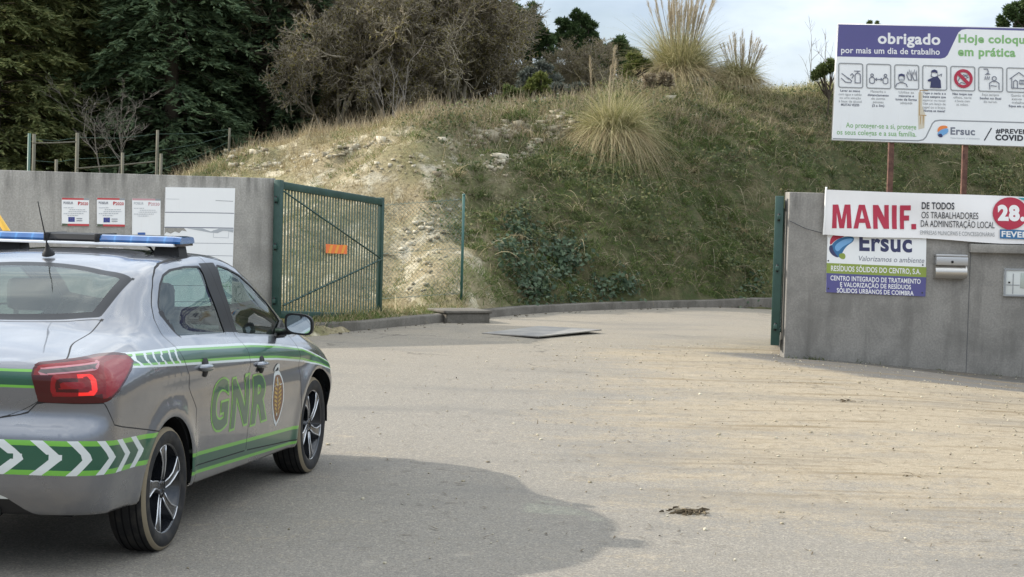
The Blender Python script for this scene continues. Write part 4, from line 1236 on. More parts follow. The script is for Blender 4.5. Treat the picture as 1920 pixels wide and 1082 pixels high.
# sign on the wall
es = thing('company_sign', 'white, green and purple company sign partly covered by the banner on the right concrete wall', 'sign')
nW = np.array([WUX[1], -WUX[0], 0.])
p = wplane(1550, 548) + nW * .012
s = Sheet(es, p, WUX)
q = [s.L(1553, 392), s.L(1738, 398), s.L(1735, 556), s.L(1549, 548)]
b = MB(); b.prism(q, .012, -.001, M_white); b.build('panel', es)
s.poly([(1550, 493), (1737, 501), (1736.5, 520), (1549.5, 512)], M_olive); s.poly([(1549.5, 512), (1736.5, 520), (1735, 556), (1549, 548)], M_purple)
# two-tone ribbon emblem
sw1 = [(1553, 470), (1562, 455), (1580, 446), (1600, 447), (1601, 455), (1585, 462), (1574, 474), (1573, 483), (1582, 486), (1570, 485), (1559, 480)]
s.poly(chaikin([(1556, 448), (1566, 437), (1590, 434), (1583, 444), (1566, 450), (1556, 462)], 2), M_red)
s.poly(chaikin([(1556, 462), (1572, 446), (1600, 442), (1602, 452), (1586, 462), (1577, 478), (1582, 486), (1562, 478)], 2), M_bluep)
s.poly(chaikin([(1563, 462), (1580, 449), (1600, 446), (1597, 454), (1580, 462), (1570, 474)], 2), M_lblue)
s.poly(chaikin([(1572, 476), (1583, 474), (1586, 482), (1582, 487), (1574, 484)], 2), M_olive)
s.poly(chaikin([(1554, 462), (1560, 458), (1563, 472), (1574, 484), (1562, 480), (1555, 472)], 2), M_navy)
s.done('emblem')
s.text('Ersuc', 1611, 1710, 436, 470.5, M_navy, .03, .03)
s.text('Valorizamos o ambiente', 1610, 1733, 479.5, 489, M_ink, .035, .0, .2)
s.text('RESÍDUOS SÓLIDOS DO CENTRO, S.A.', 1558, 1726, 498, 508, M_wgrey, .038, .02)
s.text('CENTRO INTEGRADO DE TRATAMENTO', 1557, 1726, 516.5, 525.5, M_wgrey, .04, .02)
s.text('E VALORIZAÇÃO DE RESÍDUOS', 1575, 1708, 529, 537.5, M_wgrey, .04, .02)
s.text('SÓLIDOS URBANOS DE COIMBRA', 1569, 1713, 540, 548.5, M_wgrey, .04, .02)
s.done('lettering')
for x_, y_ in ((1553, 489), (1730, 497), (1553, 541), (1729, 549)):
    s.poly(ell_px(x_, y_, 1.6, 1.6, 10), M_black)
s.done('fixing')
# banner
bn = thing('protest_banner', 'long white cloth banner with crimson lettering hung across the right concrete wall', 'banner')
p = wplane(1543, 440) + nW * .05
wv = lambda x, z: .015 * math.sin(4.2 * x + 3 * z) + (.006 * math.sin(11 * z + 2.6 * x)) + .004 * math.sin(19 * x + 4 * z) * max(0, 1 - x * .8)
s = Sheet(bn, p, WUX, wv)
bx1 = 2120
N_, K_ = 150, 16
vs = []; fs = []
for i in range(N_ + 1):
    u_ = i / N_; X_ = 1543 + u_ * (bx1 - 1543)
    ty = 355.5 + (X_ - 1543) * .0375 + 1.6 * math.sin(u_ * 9) * u_; by = 439.5 + (X_ - 1543) * .047 + 1.5 * math.sin(u_ * 14)
    for k in range(K_ + 1):
        X2 = X_ + (1 - k / K_) * 3.5 * (1 - u_) * 1.0
        lx, lz = s.L(X2, ty + (by - ty) * k / K_)
        vs.append((lx, s.y(lx, lz, 0), lz))
for i in range(N_):
    for k in range(K_): fs.append((i * 17 + k, i * 17 + k + 1, (i + 1) * 17 + k + 1, (i + 1) * 17 + k))
nv = len(vs)
vs2 = vs + [(a, c + .003, d) for a, c, d in vs]
M_cloth = signmat('banner_cloth', (.78, .77, .77), .7, .10)
s.b.add(vs2, fs + [tuple(nv + i for i in f[::-1]) for f in fs], M_cloth, True)
s.b.tube([(vs[0][0] + .012, vs[0][1] - .006, vs[0][2] + .03), (vs[16][0] + .006, vs[16][1] - .006, vs[16][2] - .005)], .011, M_wpaper, 8)
s.done('cloth')
def block(polys, x0, x1, y0=383.5, y1=428, m=None):
    for q in polys: s.poly([(x0 + u * (x1 - x0), y1 - v * (y1 - y0) + .012 * (x0 - 1559)) for u, v in q], m or M_red)
block([[(0, 0), (.24, 0), (.25, .66), (.38, 0), (.62, 0), (.75, .66), (.76, 0), (1, 0), (.95, 1), (.66, 1), (.5, .36), (.34, 1), (.05, 1)]], 1559, 1596)
block([[(0, 0), (.26, 0), (.33, .24), (.38, .42), (.50, .80), (.50, 1), (.33, 1)], [(1, 0), (.74, 0), (.67, .24), (.62, .42), (.50, .80), (.50, 1), (.67, 1)][::-1], [(.33, .24), (.67, .24), (.62, .42), (.38, .42)]], 1599, 1633)
block([[(0, 0), (.28, 0), (.28, .52), (.66, 0), (1, 0), (1, 1), (.72, 1), (.72, .48), (.34, 1), (0, 1)]], 1637, 1667)
block([[(0, 0), (1, 0), (1, 1), (0, 1)]], 1673, 1682)
block([[(0, 0), (.38, 0), (.38, .36), (.86, .36), (.86, .57), (.38, .57), (.38, .79), (1, .79), (1, 1), (0, 1)]], 1688, 1708)
block([[(0, 0), (1, 0), (1, .22), (0, .22)]], 1709.5, 1718.5)
s.text('DE TODOS', 1728, 1788, 379, 392, M_black, .015, .02)
s.text('OS TRABALHADORES', 1728, 1833, 397, 409, M_black, .018, 0)
s.text('DA ADMINISTRAÇÃO LOCAL', 1727, 1864, 413, 425, M_black, .022, 0)
s.text('EMPRESAS MUNICIPAIS E CONCESSIONÁRIAS', 1726, 1864, 432, 439.5, M_gris, .03, 0)
s.done('lettering')
s.poly([(1908, 370.5), (2116, 379.5), (2116, 420), (1960, 392)], M_teal)
s.poly(ell_px(1894, 400, 33.5, 30, 40), M_red); s.poly([(1884, 425), (1902, 427), (1888, 434)], M_red)
s.poly([(1874, 430), (1975, 434), (1975, 451), (1874, 447)], M_bluep)
s.text('28.', 1870, 1922, 384, 414, M_wgrey, .02, .06); s.text('FEVEREIRO', 1877, 1968, 433, 444, M_wgrey, .04, .03)
s.done('date_balloon')
# a cord ties the banner's corner back to the wall's end
b = MB(); a_ = wplane(1540, 437) + nW * .04; c_ = wplane(1480, 414) + nW * .01
b.tube([a_, (a_ * .5 + c_ * .5) - np.array([0, 0, .02]), c_], .004, M_black, 6)
tag(b.build('cord'), 'thin dark cord tying the white banner to the wall end', 'cord')
# mailbox
mb = thing('mailbox', 'brushed metal mailbox with curved front fixed on the right concrete wall', 'mailbox')
p = wplane(1749, 521); s = Sheet(mb, p, WUX)
w_ = s.L(1808, 521)[0]; h_ = s.L(1749, 476)[1]; hm = s.L(1749, 497)[1]
M_brush = mat('brushed_steel', (.50, .48, .45), .32, .9)
t = NT(M_brush); t.l(t.ramp(t.noise(t.coord((1, 1, 40)), 6, 3), [(.3, .25), (.7, .42)]), t.b.inputs['Roughness'])
prof_ = [(-.11 * math.sin(math.pi * .5 * min(1, (k / 10) * 1.6)) , hm * k / 10) for k in range(11)]
prof_ = [(0, 0)] + [(-.075 - .03 * math.sin(math.pi * k / 10), hm * k / 10) for k in range(11)] + [(0, hm)]
b = MB(); n = len(prof_)
vs = [(x_, a, c) for x_ in (0, w_) for a, c in prof_]
b.add(vs, [list(range(n)), list(range(n, 2 * n))[::-1]] + [(i, (i + 1) % n, (i + 1) % n + n, i + n) for i in range(n)], M_brush, False); b.build('body', mb)
b = MB(); b.box((.0, -.118, hm + .003), (w_, 0, h_ - .03), M_steel, bev=.006); b.box((0, -.10, h_ - .027), (w_, 0, h_), M_steel, bev=.006); b.build('flap', mb)
b = MB(); b.lathe([(-.128, 0), (-.128, .014), (-.118, .016)], M_dark, 'y', 14, (w_ * .5, 0, hm + .045)); b.build('lock', mb)
# meter cabinet
mc = thing('meter_cabinet', 'small white meter cabinet with a paned window let into the right concrete wall', 'cabinet')
p = wplane(1880, 555); s = Sheet(mc, p, WUX)
w_ = s.L(1955, 555)[0]; h_ = s.L(1880, 503)[1]
M_cab = signmat('cabinet_white', (.58, .60, .58), .45)
b = MB(); b.box((0, -.025, 0), (w_, .0, h_), M_cab, bev=.004)
for x0, x1, z0, z1 in ((0, w_, 0, .02), (0, w_, h_ - .02, h_), (0, .02, .021, h_ - .021), (w_ - .02, w_, .021, h_ - .021)): b.box((x0, -.038, z0), (x1, -.0255, z1), M_gris)
b.build('case', mc)
b = MB(); b.box((.20, -.032, .10), (.40, -.0255, h_ - .05), M_glassbox if 'M_glassbox' in globals() else mat('cabinet_window', (.38, .42, .38), .15), bev=.002)
b.box((.105, -.030, .03), (.115, -.0255, h_ - .06), M_gris); b.box((.03, -.030, .13), (.19, -.0255, .138), M_gris); b.build('window', mc)
b = MB(); b.lathe([(-.046, 0), (-.046, .010), (-.0255, .010)], M_dark, 'y', 12, (.06, 0, h_ * .5)); b.build('lock', mc)

# ---- wall and fittings, left
WL1 = at(517, 335, 23.0); WL0 = at(3, 318, 21.1)
LUX = unit((WL1 - WL0)[:2]); nL = np.array([LUX[1], -LUX[0], 0.])
wallL = thing('concrete_wall', 'stained grey concrete wall with notice boards behind the police car', 'wall')
wl = np.linalg.norm((WL1 - WL0)[:2])
wallL.location = (WL0[0], WL0[1], 0); wallL.rotation_euler = (0, 0, math.atan2(LUX[1], LUX[0]))
b = MB(); b.box((-.12, 0, -.5), (wl, .2, (WL0[2] + WL1[2]) / 2), M_wallL, bev=.008); b.build('wall_body', wallL)
def lplane(px, py): return on_plane(px, py, (WL0[0], WL0[1], 0), nL)
def board(name, label, cat, px4, off=.012):
    o = thing(name, label, cat)
    p = lplane(*px4[3]) + nL * off
    s = Sheet(o, p, LUX)
    b = MB(); b.prism([s.L(*q) for q in px4], off - .001, -.001, M_wpaper); b.build('panel', o)
    return o, s
def plaque(x0, x1, y0, y1, label, faded=False):
    o, s = board('notice_board', label, 'sign', [(x0, y0), (x1, y0 + 1), (x1, y1 + 1), (x0, y1)])
    rd = mat('faded_pink_print', (.55, .30, .32), .6) if faded else mat('red_print', (.50, .055, .06), .6)
    dk = M_inkl if faded else M_ink
    s.poly([(x0, y0), (x1 - 10, y0 + .8), (x1 - 10, y0 + 4), (x0, y0 + 3.4)], rd); s.poly([(x1 - 10, y0 + .8), (x1, y0 + 1), (x1, y0 + 4.4), (x1 - 10, y0 + 4.2)], M_gris)
    if not faded:
        s.poly([(x0, y1 - 4), (x0 + 11, y1 - 3.6), (x0 + 11, y1), (x0, y1)], mat('dark_olive_print', (.08, .10, .06), .6)); s.poly([(x0 + 11, y1 - 3.6), (x1, y1 - 3), (x1, y1 + 1), (x0 + 11, y1 + .4)], rd)
        fx, fy = x0 + 12, y1 - 16
        s.poly([(fx, fy), (fx + 12, fy), (fx + 12, fy + 9), (fx, fy + 9)], mat('flag_blue', (.025, .045, .24), .6))
        for k in range(12):
            a = k * math.pi / 6; s.poly(ell_px(fx + 6 + 2.8 * math.cos(a), fy + 4.5 + 2.8 * math.sin(a), .42, .42, 5), M_gold)
    s.done('printing')
    s.text('POSEUR', x0 + 3, x0 + 21, y0 + 7, y0 + 11.5, dk, .02, .02); s.text('P', x0 + 30, x0 + 34.5, y0 + 7, y0 + 13.5, rd, 0, .05); s.text('2020', x0 + 34.5, x1 - 2, y0 + 8, y0 + 13.5, rd, .02, .02)
    r_ = np.random.default_rng(int(x0))
    for k, (a, c_) in enumerate(((3, 22), (14, 44), (12, 46), (3, 40), (10, 30))):
        yy = y0 + 18 + k * 3.6
        x_ = x0 + a
        while x_ < x0 + c_:
            w_ = r_.uniform(1.5, 4.5); s.poly([(x_, yy), (min(x_ + w_, x0 + c_), yy), (min(x_ + w_, x0 + c_), yy + 1.1), (x_, yy + 1.1)], M_inkl); x_ += w_ + .9
    if not faded:
        for k in (0, 4): s.poly([(x0 + 27, y1 - 14 + k), (x0 + 38, y1 - 13.8 + k), (x0 + 38, y1 - 12.6 + k), (x0 + 27, y1 - 12.8 + k)], M_ink)
    else: s.poly([(x0 + 10, y1 - 12), (x0 + 24, y1 - 12), (x0 + 24, y1 - 3), (x0 + 10, y1 - 3)], mat('faded_flag_blue', (.05, .12, .34), .6))
    s.done('lettering')
plaque(116, 167, 371, 423, 'leftmost of the three small notices on the left concrete wall, bright red edges')
plaque(182, 234, 371, 424, 'middle of the three small notices on the left concrete wall, bright red edges')
plaque(248, 301, 372, 448, 'tall faded notice with a pink top edge beside the large white board', True)
o, s = board('white_board', 'large blank white board of peeling strips on the left concrete wall', 'sign', [(311, 351), (441, 353), (433, 598), (305, 596)], .03)
for yy, w_ in ((398, .008), (426, .010), (455, .004), (478, .004), (505, .006), (535, .006), (565, .006)):
    s.stroke([(310 - (yy - 351) * .025, yy), (350, yy + .6), (398, yy + 1.2), (440 - (yy - 351) * .03, yy + 2)], w_ * 1.2, M_ink)
s.stroke([(311, 373), (336, 373.5)], .004, M_inkl); s.stroke([(404, 376), (437, 377.5)], .006, M_gris)
s.poly([(309, 427), (345, 427.5), (350, 434), (341, 432), (336, 437), (328, 434), (320, 438), (312, 435), (308.5, 439)], M_wallL)
s.poly([(350, 428), (380, 428.5), (395, 434), (410, 429), (438, 430), (437, 436), (420, 432), (408, 437), (394, 436), (372, 432)], M_inkl)
s.stroke([(400, 432), (429, 433), (428, 446), (400, 445)], .004, M_inkl, closed=True)
s.done('peeled_strips')
# slanting yellow bar left of the plaques
b = MB(); p0 = at(-52, 335, 19.6); p1 = at(40, 474, 19.6); d_ = (p1 - p0) / np.linalg.norm(p1 - p0)
p2 = p1 + d_ * (p1[2] / -d_[2]); b.tube([p0, p2], .034, mat('yellow_paint', (.62, .36, .03), .45), 14)
tag(b.build('barrier_arm'), 'slanting yellow barrier arm in front of the left concrete wall', 'barrier')

# ---- gates
M_gate = mat('dark_green_gate_paint', (.018, .058, .046), .45)
t = NT(M_gate); t.base(t.mix(t.ramp(t.noise(t.coord(), 4, 5, .6), [(.35, 0), (.75, 1)]), (.013, .045, .035), (.03, .075, .06)))
M_slat = mat('grey_green_slats', (.06, .10, .075), .5)
t = NT(M_slat); t.base(t.mix(t.ramp(t.noise(t.coord((6, 6, .6)), 3, 4, .6), [(.35, 0), (.75, 1)]), (.09, .135, .108), (.16, .205, .165)))
def gate(label, gx=0.0):
    """leaf of width W along x, hinge side at x = 0, sagging a little at its free end"""
    g = thing('metal_gate', label, 'gate')
    W, H, SAG = GW, GH, GS
    mx = Matrix(((1, 0, 0, 0), (0, 1, 0, 0), (-SAG, 0, 1, 0), (0, 0, 0, 1)))
    b = MB()
    b.box((0, -.05, 0), (.085, .05, H), M_gate, mx, bev=.006); b.box((W - .07, -.035, 0), (W, .035, H), M_gate, mx, bev=.006)
    b.box((.086, -.034, H - .11), (W - .071, .034, H - .015), M_gate, mx, bev=.006); b.box((.086, -.034, .0), (W - .071, .034, .10), M_gate, mx, bev=.006)
    b.build('frame', g)
    b = MB(); n = 35; x0, x1 = .10, W - .085
    for k in range(n):
        x = x0 + (x1 - x0) * (k + .5) / n; mr = mx @ Matrix.Translation((x, 0, 0)) @ Matrix.Rotation(R(18), 4, 'Z')
        b.box((-.034, -.006, .10), (.034, .006, H - .11), M_slat, mr)
    b.build('slats', g)
    b = MB(); a = mx @ Vector((.09, -.05, H - .14)); c = mx @ Vector((W - .07, -.05, H * .5)); e = mx @ Vector((.10, -.055, .16))
    b.tube([a, c], .011, M_gate, 6); b.build('brace_rod', g)
    b = MB()
    for k in range(34):
        p = c.lerp(e, (k + .5) / 34); q = (e - c).normalized() * .042
        b.tube([p - q, p - q * .6 + Vector((0, -.006, .010)), p + q * .6 + Vector((0, -.006, .010)), p + q], [.008, .016 if k % 2 else .011, .016 if k % 2 else .011, .008], M_gate, 6)
    b.build('brace_chain', g)
    for hz in (.22, .5 * H + .03, H - .25):
        b = MB(); b.box((-.055, -.02, hz - .025), (0.0, .02, hz + .025), M_gate, bev=.004); b.lathe([(hz - .045, 0), (hz - .045, .014), (hz + .045, .014), (hz + .045, 0)], M_dark, 'z', 10, (-.03, -.0, 0)); b.build('hinge', g)
    return g
g0 = at(515, 597, 22.9); g1 = at(712, 602, 25.75)
gd = (g1 - g0)[:2]; GW = float(np.linalg.norm(gd)); gt = at(522, 337, 22.9); GH = float(gt[2] - g0[2])
GS = float((g0[2] - g1[2]) / GW)
gl = gate('open green metal gate of vertical slats with an orange sticker by the grassy bank')
gl.location = tuple(g0); gl.rotation_euler = (0, 0, math.atan2(gd[1], gd[0]))
b = MB()
gux = unit(gd); gn = np.array([gux[1], -gux[0], 0])
for sx, mm_ in ((0, M_orange),):
    P4 = [on_plane(px, py, g0 + gn * .06, gn) for px, py in ((611, 457.5), (651, 460), (650.5, 476.5), (611, 474.5))]
    b.add([tuple(p) for p in P4] + [tuple(p - gn * .002) for p in P4], [(0, 1, 2, 3), (7, 6, 5, 4), (0, 4, 5, 1), (1, 5, 6, 2), (2, 6, 7, 3), (3, 7, 4, 0)], mat('orange_reflector', (.85, .20, .06), .4))
    M_or2 = mat('yellow_orange_reflector', (.85, .36, .06), .4)
    for k in range(3):
        x = 616 + k * 12
        Q = [on_plane(px, py, g0 + gn * .0615, gn) for px, py in ((x + 4, 459.0), (x + 9, 459.4), (x + 4, 475.0), (x - 1, 474.6))]
        b.add([tuple(p) for p in Q], [(0, 1, 2, 3)], M_or2)
st_ = b.build('reflector_plate')
st_.parent = gl; st_.matrix_parent_inverse = (Matrix.Translation(gl.location) @ Matrix.Rotation(gl.rotation_euler.z, 4, 'Z')).inverted()
gr = gate('second green gate leaf seen edge on beside the right concrete wall')
gr.location = (WR0[0] - .105, WR0[1] + .06, .14); gr.rotation_euler = (0, 0, math.atan2(3.0, .47))

# ---- wire fence, cover slab, road plate
M_fgreen = mat('green_coated_steel', (.025, .095, .08), .5)
fp = land_hit(865, 556)
fn = thing('wire_fence', 'green post with chain link mesh at the foot of the bank', 'fence', tuple(fp))
zt_ = at(865, 366, fp[1])[2] - fp[2]
b = MB(); b.tube([(0, 0, -.3), (0, 0, zt_)], .021, M_fgreen, 10); b.lathe([(zt_, .027), (zt_ + .02, .02), (zt_ + .026, 0)], M_fgreen, 'z', 10); b.build('post', fn)
b = MB(); Wf, Hf, sp = 1.45, zt_ - .06, .062
M_wire = mat('green_wire', (.07, .14, .13), .5)
for sgn in (1, -1):
    k = -int(Hf / sp)
    while k * sp < Wf:
        x0 = k * sp; seg = []
        lo = max(0, -x0); hi = min(Hf, Wf - x0)
        if hi > lo:
            a = (x0 + lo, lo); c = (x0 + hi, hi)
            if sgn < 0: a = (Wf - a[0], a[1]); c = (Wf - c[0], c[1])
            def bow(x, z): return (-x - .0, .10 * x + .02 * math.sin(3 * x), z + .03 - .10 * x)
            pts = [bow(a[0] + (c[0] - a[0]) * j / 3, a[1] + (c[1] - a[1]) * j / 3) for j in range(4)]
            b.tube(pts, .0018, M_wire, 3, caps=False)
        k += 1
for zz in (.05, Hf * .5, Hf): b.tube([(0, 0, zz), (-Wf, .10 * Wf, zz - .10 * Wf)], .003, M_wire, 4)
b.build('chain_mesh', fn)
cs = gnd(884, 592, .12)
b = MB(); mz = Matrix.Rotation(.45, 4, 'Z')
b.box((-.33, -.02, -.1), (.33, .62, .135), M_kerb, mz, bev=.012); b.box((-.36, -.04, .136), (.36, .65, .175), M_kerb, mz, bev=.01)
o = b.build('cover_slab', None, (cs[0] - .05, cs[1] + .22, .0)); tag(o, 'low concrete cover slab set behind the kerb at the foot of the bank', 'concrete slab')
pl = [gnd(903, 626.5), gnd(1010, 613.5), gnd(1128, 618.5, .05), gnd(1010, 632, .03)]
b = MB(); M_plate = mat('weathered_steel_plate', (.115, .115, .12), .55, .4)
t = NT(M_plate); t.base(t.mix(t.ramp(t.noise(t.coord(), 2.5, 5, .6), [(.35, 0), (.7, 1)]), (.16, .155, .15), (.30, .28, .25)))
zz = [.016, .018, .055, .04]; c0 = sum(pl) / 4
top = [(p[0] - c0[0], p[1] - c0[1], z_) for p, z_ in zip(pl, zz)]
b.add(top + [(x_, y_, z_ - .014) for x_, y_, z_ in top], [(0, 1, 2, 3), (7, 6, 5, 4), (0, 4, 5, 1), (1, 5, 6, 2), (2, 6, 7, 3), (3, 7, 4, 0)], M_plate)
tag(b.build('road_plate', None, (c0[0], c0[1], .0)), 'grey steel plate lying on the drive with its edge lifted', 'steel plate')

# ---- billboard
bb = thing('billboard', 'large white and purple billboard on two rusty posts above the right wall', 'billboard')
BY = 24.6
p = at(1560, 262, BY); s = Sheet(bb, p, (1, 0))
EX = 2190
TLp, BLp = (1572, 45), (1560, 262)
top = lambda x: 45 + (x - 1572) * .024; bot = lambda x: 262 + (x - 1560) * .034
b = MB(); b.prism([s.L(*TLp), s.L(EX, top(EX)), s.L(EX - 10, bot(EX)), s.L(*BLp)], .035, -.001, M_white); b.build('panel', bb)
b = MB(); fr4 = [s.L(*TLp), s.L(EX, top(EX)), s.L(EX - 10, bot(EX)), s.L(*BLp)]
for a_, c_ in zip(fr4, fr4[1:] + fr4[:1]): b.tube([(a_[0], .02, a_[1]), (c_[0], .02, c_[1])], .013, M_steel, 6)
b.build('frame', bb)
for px_, in ((1672,), (1811,), (2040,)):
    lx, lz = s.L(px_, 300)
    b = MB(); b.box((lx - .036, .036, -p[2] - .2), (lx + .036, .108, s.L(px_, 120)[1]), M_rust, bev=.004); b.build('post', bb)
s.poly([(1572, 45.5), (1900, 53), (EX, 60.5), (EX, 66), (1920, 57.6), (1812, 54.6), (1803, 56), (1797, 61), (1777, 103), (1772, 108), (1764, 110), (1569.5, 106)], M_purple)
s.stroke([(1561, 260), (1650, 262.5), (1722, 264), (1731, 262), (1736, 257), (1748, 232), (1753, 227), (1762, 225.5), (1900, 229.5), (EX - 4, 238)], .018, M_gris)
s.poly([(1722, 173), (1730, 173), (1729, 198), (1735, 215), (1733, 240), (1722, 243), (1721, 215)], signmat('rust_stained_white', (.60, .54, .42)))
s.poly([(1725, 218), (1727, 218), (1726, 232), (1724.5, 236)], M_rustst); s.poly([(1730, 217), (1732.5, 217), (1731, 238), (1730, 230)], M_rustst)
s.stroke([(1740, 170), (1725, 169.5), (1724, 216), (1737, 216.5)], .012, M_rustst)
s.done('print_ground')
s.text('obrigado', 1646, 1763, 61, 82, M_wgrey, .02, .03)
s.text('por mais um dia de trabalho', 1577, 1762, 88, 99.5, M_wgrey, .018, .015)
s.text('Hoje coloque', 1797, 1934, 64, 80, M_sgreen, .02, .035); s.text('em prática', 1796, 1904, 88, 105, M_sgreen, .02, .035)
s.text('Ao proteger-se a si, protege', 1586, 1718, 229.5, 239, M_sgreen, .03, .01); s.text('os seus colegas e a sua família.', 1569, 1718, 242.5, 252, M_sgreen, .03, .01)
s.text('Ersuc', 1782, 1828, 238.5, 252.5, M_ink, .03, .03); s.text('Valorizamos o ambiente', 1782, 1837, 257, 260, M_inkl, .03, 0, .15)
s.text('#PREVENIR', 1867, 1942, 241, 250, M_black, .03, .035); s.text('COVID19', 1866, 1936, 252, 263, M_black, .03, .05)
s.stroke([(1845.5, 263.5), (1859, 240)], .016, M_black)
caps = [['Lavar as mãos', 'com água e sabão', 'ou uma solução', 'à base de álcool', 'MUITAS VEZES'], ['Mantenha o', 'distanciamento', 'de outras', 'pessoas', '(2 a 3m)'], ['Utilize as', 'máscaras e', 'luvas de forma', 'adequada'],
        ['Tape o nariz e a', 'boca sempre que', 'espirrar ou tossir', 'Use um lenço de', 'papel ou o braço.', 'Nunca as mãos!'], ['Não toque nos', 'olhos, nariz', 'e boca com', 'as mãos.'], ['Faça sempre', 'banho no final', 'do turno.'], ['Quando não', 'estiver a', 'trabalhar', 'fique em casa']]
for i, rows in enumerate(caps):
    cx = 1594 + i * 52.6
    for k, r_ in enumerate(rows):
        hw = min(21.5, len(r_) * 1.42)
        y = 167.5 + i * 1.5 + k * 6.6
        bold = .03 if (i, k) in ((0, 0), (0, 4), (1, 1), (1, 4), (2, 1), (2, 2), (3, 0), (3, 1), (3, 5), (4, 0), (5, 1), (6, 3)) else 0
        s.text(r_, cx - hw, cx + hw, y, y + 4.4, M_ink if bold else M_gris, .03, bold)
s.done('lettering')
# small emblem
s.poly(chaikin([(1757, 243), (1762, 236), (1774, 235), (1778, 240), (1766, 242), (1759, 249)], 2), M_orange)
s.poly(chaikin([(1757, 249), (1766, 242), (1778, 240), (1778, 249), (1768, 254), (1765, 258), (1759, 256)], 2), M_lblue)
s.poly(chaikin([(1758, 252), (1765, 250), (1768, 256), (1764, 258), (1759, 256)], 2), M_navy)
s.done('emblem')
def ico(i, pts): # icon box coordinates 0..1 to photo pixels
    x0 = 1572.5 + i * 52.5; y0 = 118.5 + i * 1.45
    return [(x0 + 45 * u, y0 + 45 * v + .03 * 45 * u) for u, v in pts]
LW = .012
def S(i, pts, w=LW, m=None, closed=False): s.stroke(ico(i, pts), w, m or M_ink, closed=closed)
def Fl(i, pts, m): s.poly(ico(i, pts), m)
def circ(cx, cy, r, n=16, ry=None): return [(cx + r * math.cos(a), cy + (ry or r) * math.sin(a)) for a in np.linspace(0, 2 * math.pi, n + 1)[:-1]]
for i in range(12):
    s.stroke(rrect(1572.5 + i * 52.5, 118.5 + i * 1.45, 1617.5 + i * 52.5, 163.5 + i * 1.45, 3.5), .014, M_gris, closed=True)
# 0 hands and dispenser
S(0, [(.12, .42), (.30, .55), (.42, .66)]); S(0, [(.10, .62), (.28, .78), (.50, .80), (.54, .72), (.42, .62), (.30, .56)]); S(0, [(.48, .50), (.56, .42), (.62, .50), (.54, .62)]); S(0, [(.68, .46), (.68, .80), (.90, .80), (.90, .46), (.84, .40), (.74, .40)], closed=True); S(0, [(.79, .40), (.79, .31), (.64, .31)]); S(0, [(.79, .31), (.90, .31)])
# 1 two people apart
for cx in (.22, .78): S(1, circ(cx, .46, .055, 10), closed=True); S(1, [(cx - .10, .76), (cx - .10, .60), (cx - .05, .55), (cx + .05, .55), (cx + .10, .60), (cx + .10, .76), (cx + .05, .80), (cx - .05, .80)], closed=True)
S(1, [(.36, .63), (.64, .63)]); S(1, [(.42, .57), (.36, .63), (.42, .69)]); S(1, [(.58, .57), (.64, .63), (.58, .69)])
# 2 face mask and hands
S(2, circ(.28, .56, .12, 14), closed=True); Fl(2, [(.15, .52), (.16, .40), (.28, .36), (.41, .40), (.42, .52), (.36, .46), (.20, .46)], M_navy); Fl(2, [(.19, .60), (.28, .57), (.38, .60), (.35, .70), (.22, .70)], M_inkl); S(2, [(.04, .92), (.08, .80), (.22, .74), (.34, .74), (.48, .80), (.52, .92)])
for a in (.58, .80): S(2, [(a, .62), (a - .08, .42), (a - .04, .28), (a, .40), (a + .02, .18), (a + .06, .40), (a + .10, .22), (a + .10, .44), (a + .12, .62)], closed=True)
# 3 cough into the elbow
Fl(3, [(.34, .30), (.36, .20), (.48, .15), (.60, .20), (.62, .32), (.48, .27)], M_navy); S(3, [(.36, .32), (.34, .44), (.46, .48)]); S(3, [(.62, .34), (.63, .44)])
Fl(3, [(.20, .60), (.38, .50), (.60, .42), (.66, .50), (.74, .60), (.76, .92), (.30, .92), (.34, .66), (.22, .66)], M_navy); S(3, [(.66, .40), (.78, .34), (.76, .44)])
# 4 do not touch
s.stroke(ico(4, circ(.52, .50, .33, 36)), .040, M_red, closed=True); S(4, [(.30, .62), (.38, .44), (.52, .34), (.70, .36)]); S(4, [(.50, .44), (.60, .38), (.72, .44), (.60, .50)], closed=True); S(4, [(.30, .76), (.44, .66), (.60, .72)]); S(4, [(.29, .27), (.75, .73)], .045, M_red)
# 5 shower
S(5, [(.20, .08), (.36, .08), (.40, .22)]); Fl(5, [(.24, .32), (.36, .22), (.50, .30)], M_ink)
for a in (.28, .36, .44): S(5, [(a, .38), (a - .03, .52)])
S(5, circ(.64, .46, .085, 12), closed=True); S(5, [(.46, .92), (.44, .66), (.56, .58), (.72, .58), (.84, .66), (.84, .92)]); S(5, [(.50, .76), (.74, .78)])
# 6 house
S(6, [(.12, .46), (.50, .18), (.88, .46)]); S(6, [(.20, .42), (.20, .84), (.80, .84), (.80, .42)]); S(6, [(.28, .84), (.28, .56), (.36, .50), (.44, .56), (.44, .84)]); S(6, [(.54, .50), (.72, .50), (.72, .66), (.54, .66)], closed=True); S(6, [(.63, .50), (.63, .66)])
s.done('pictograms')

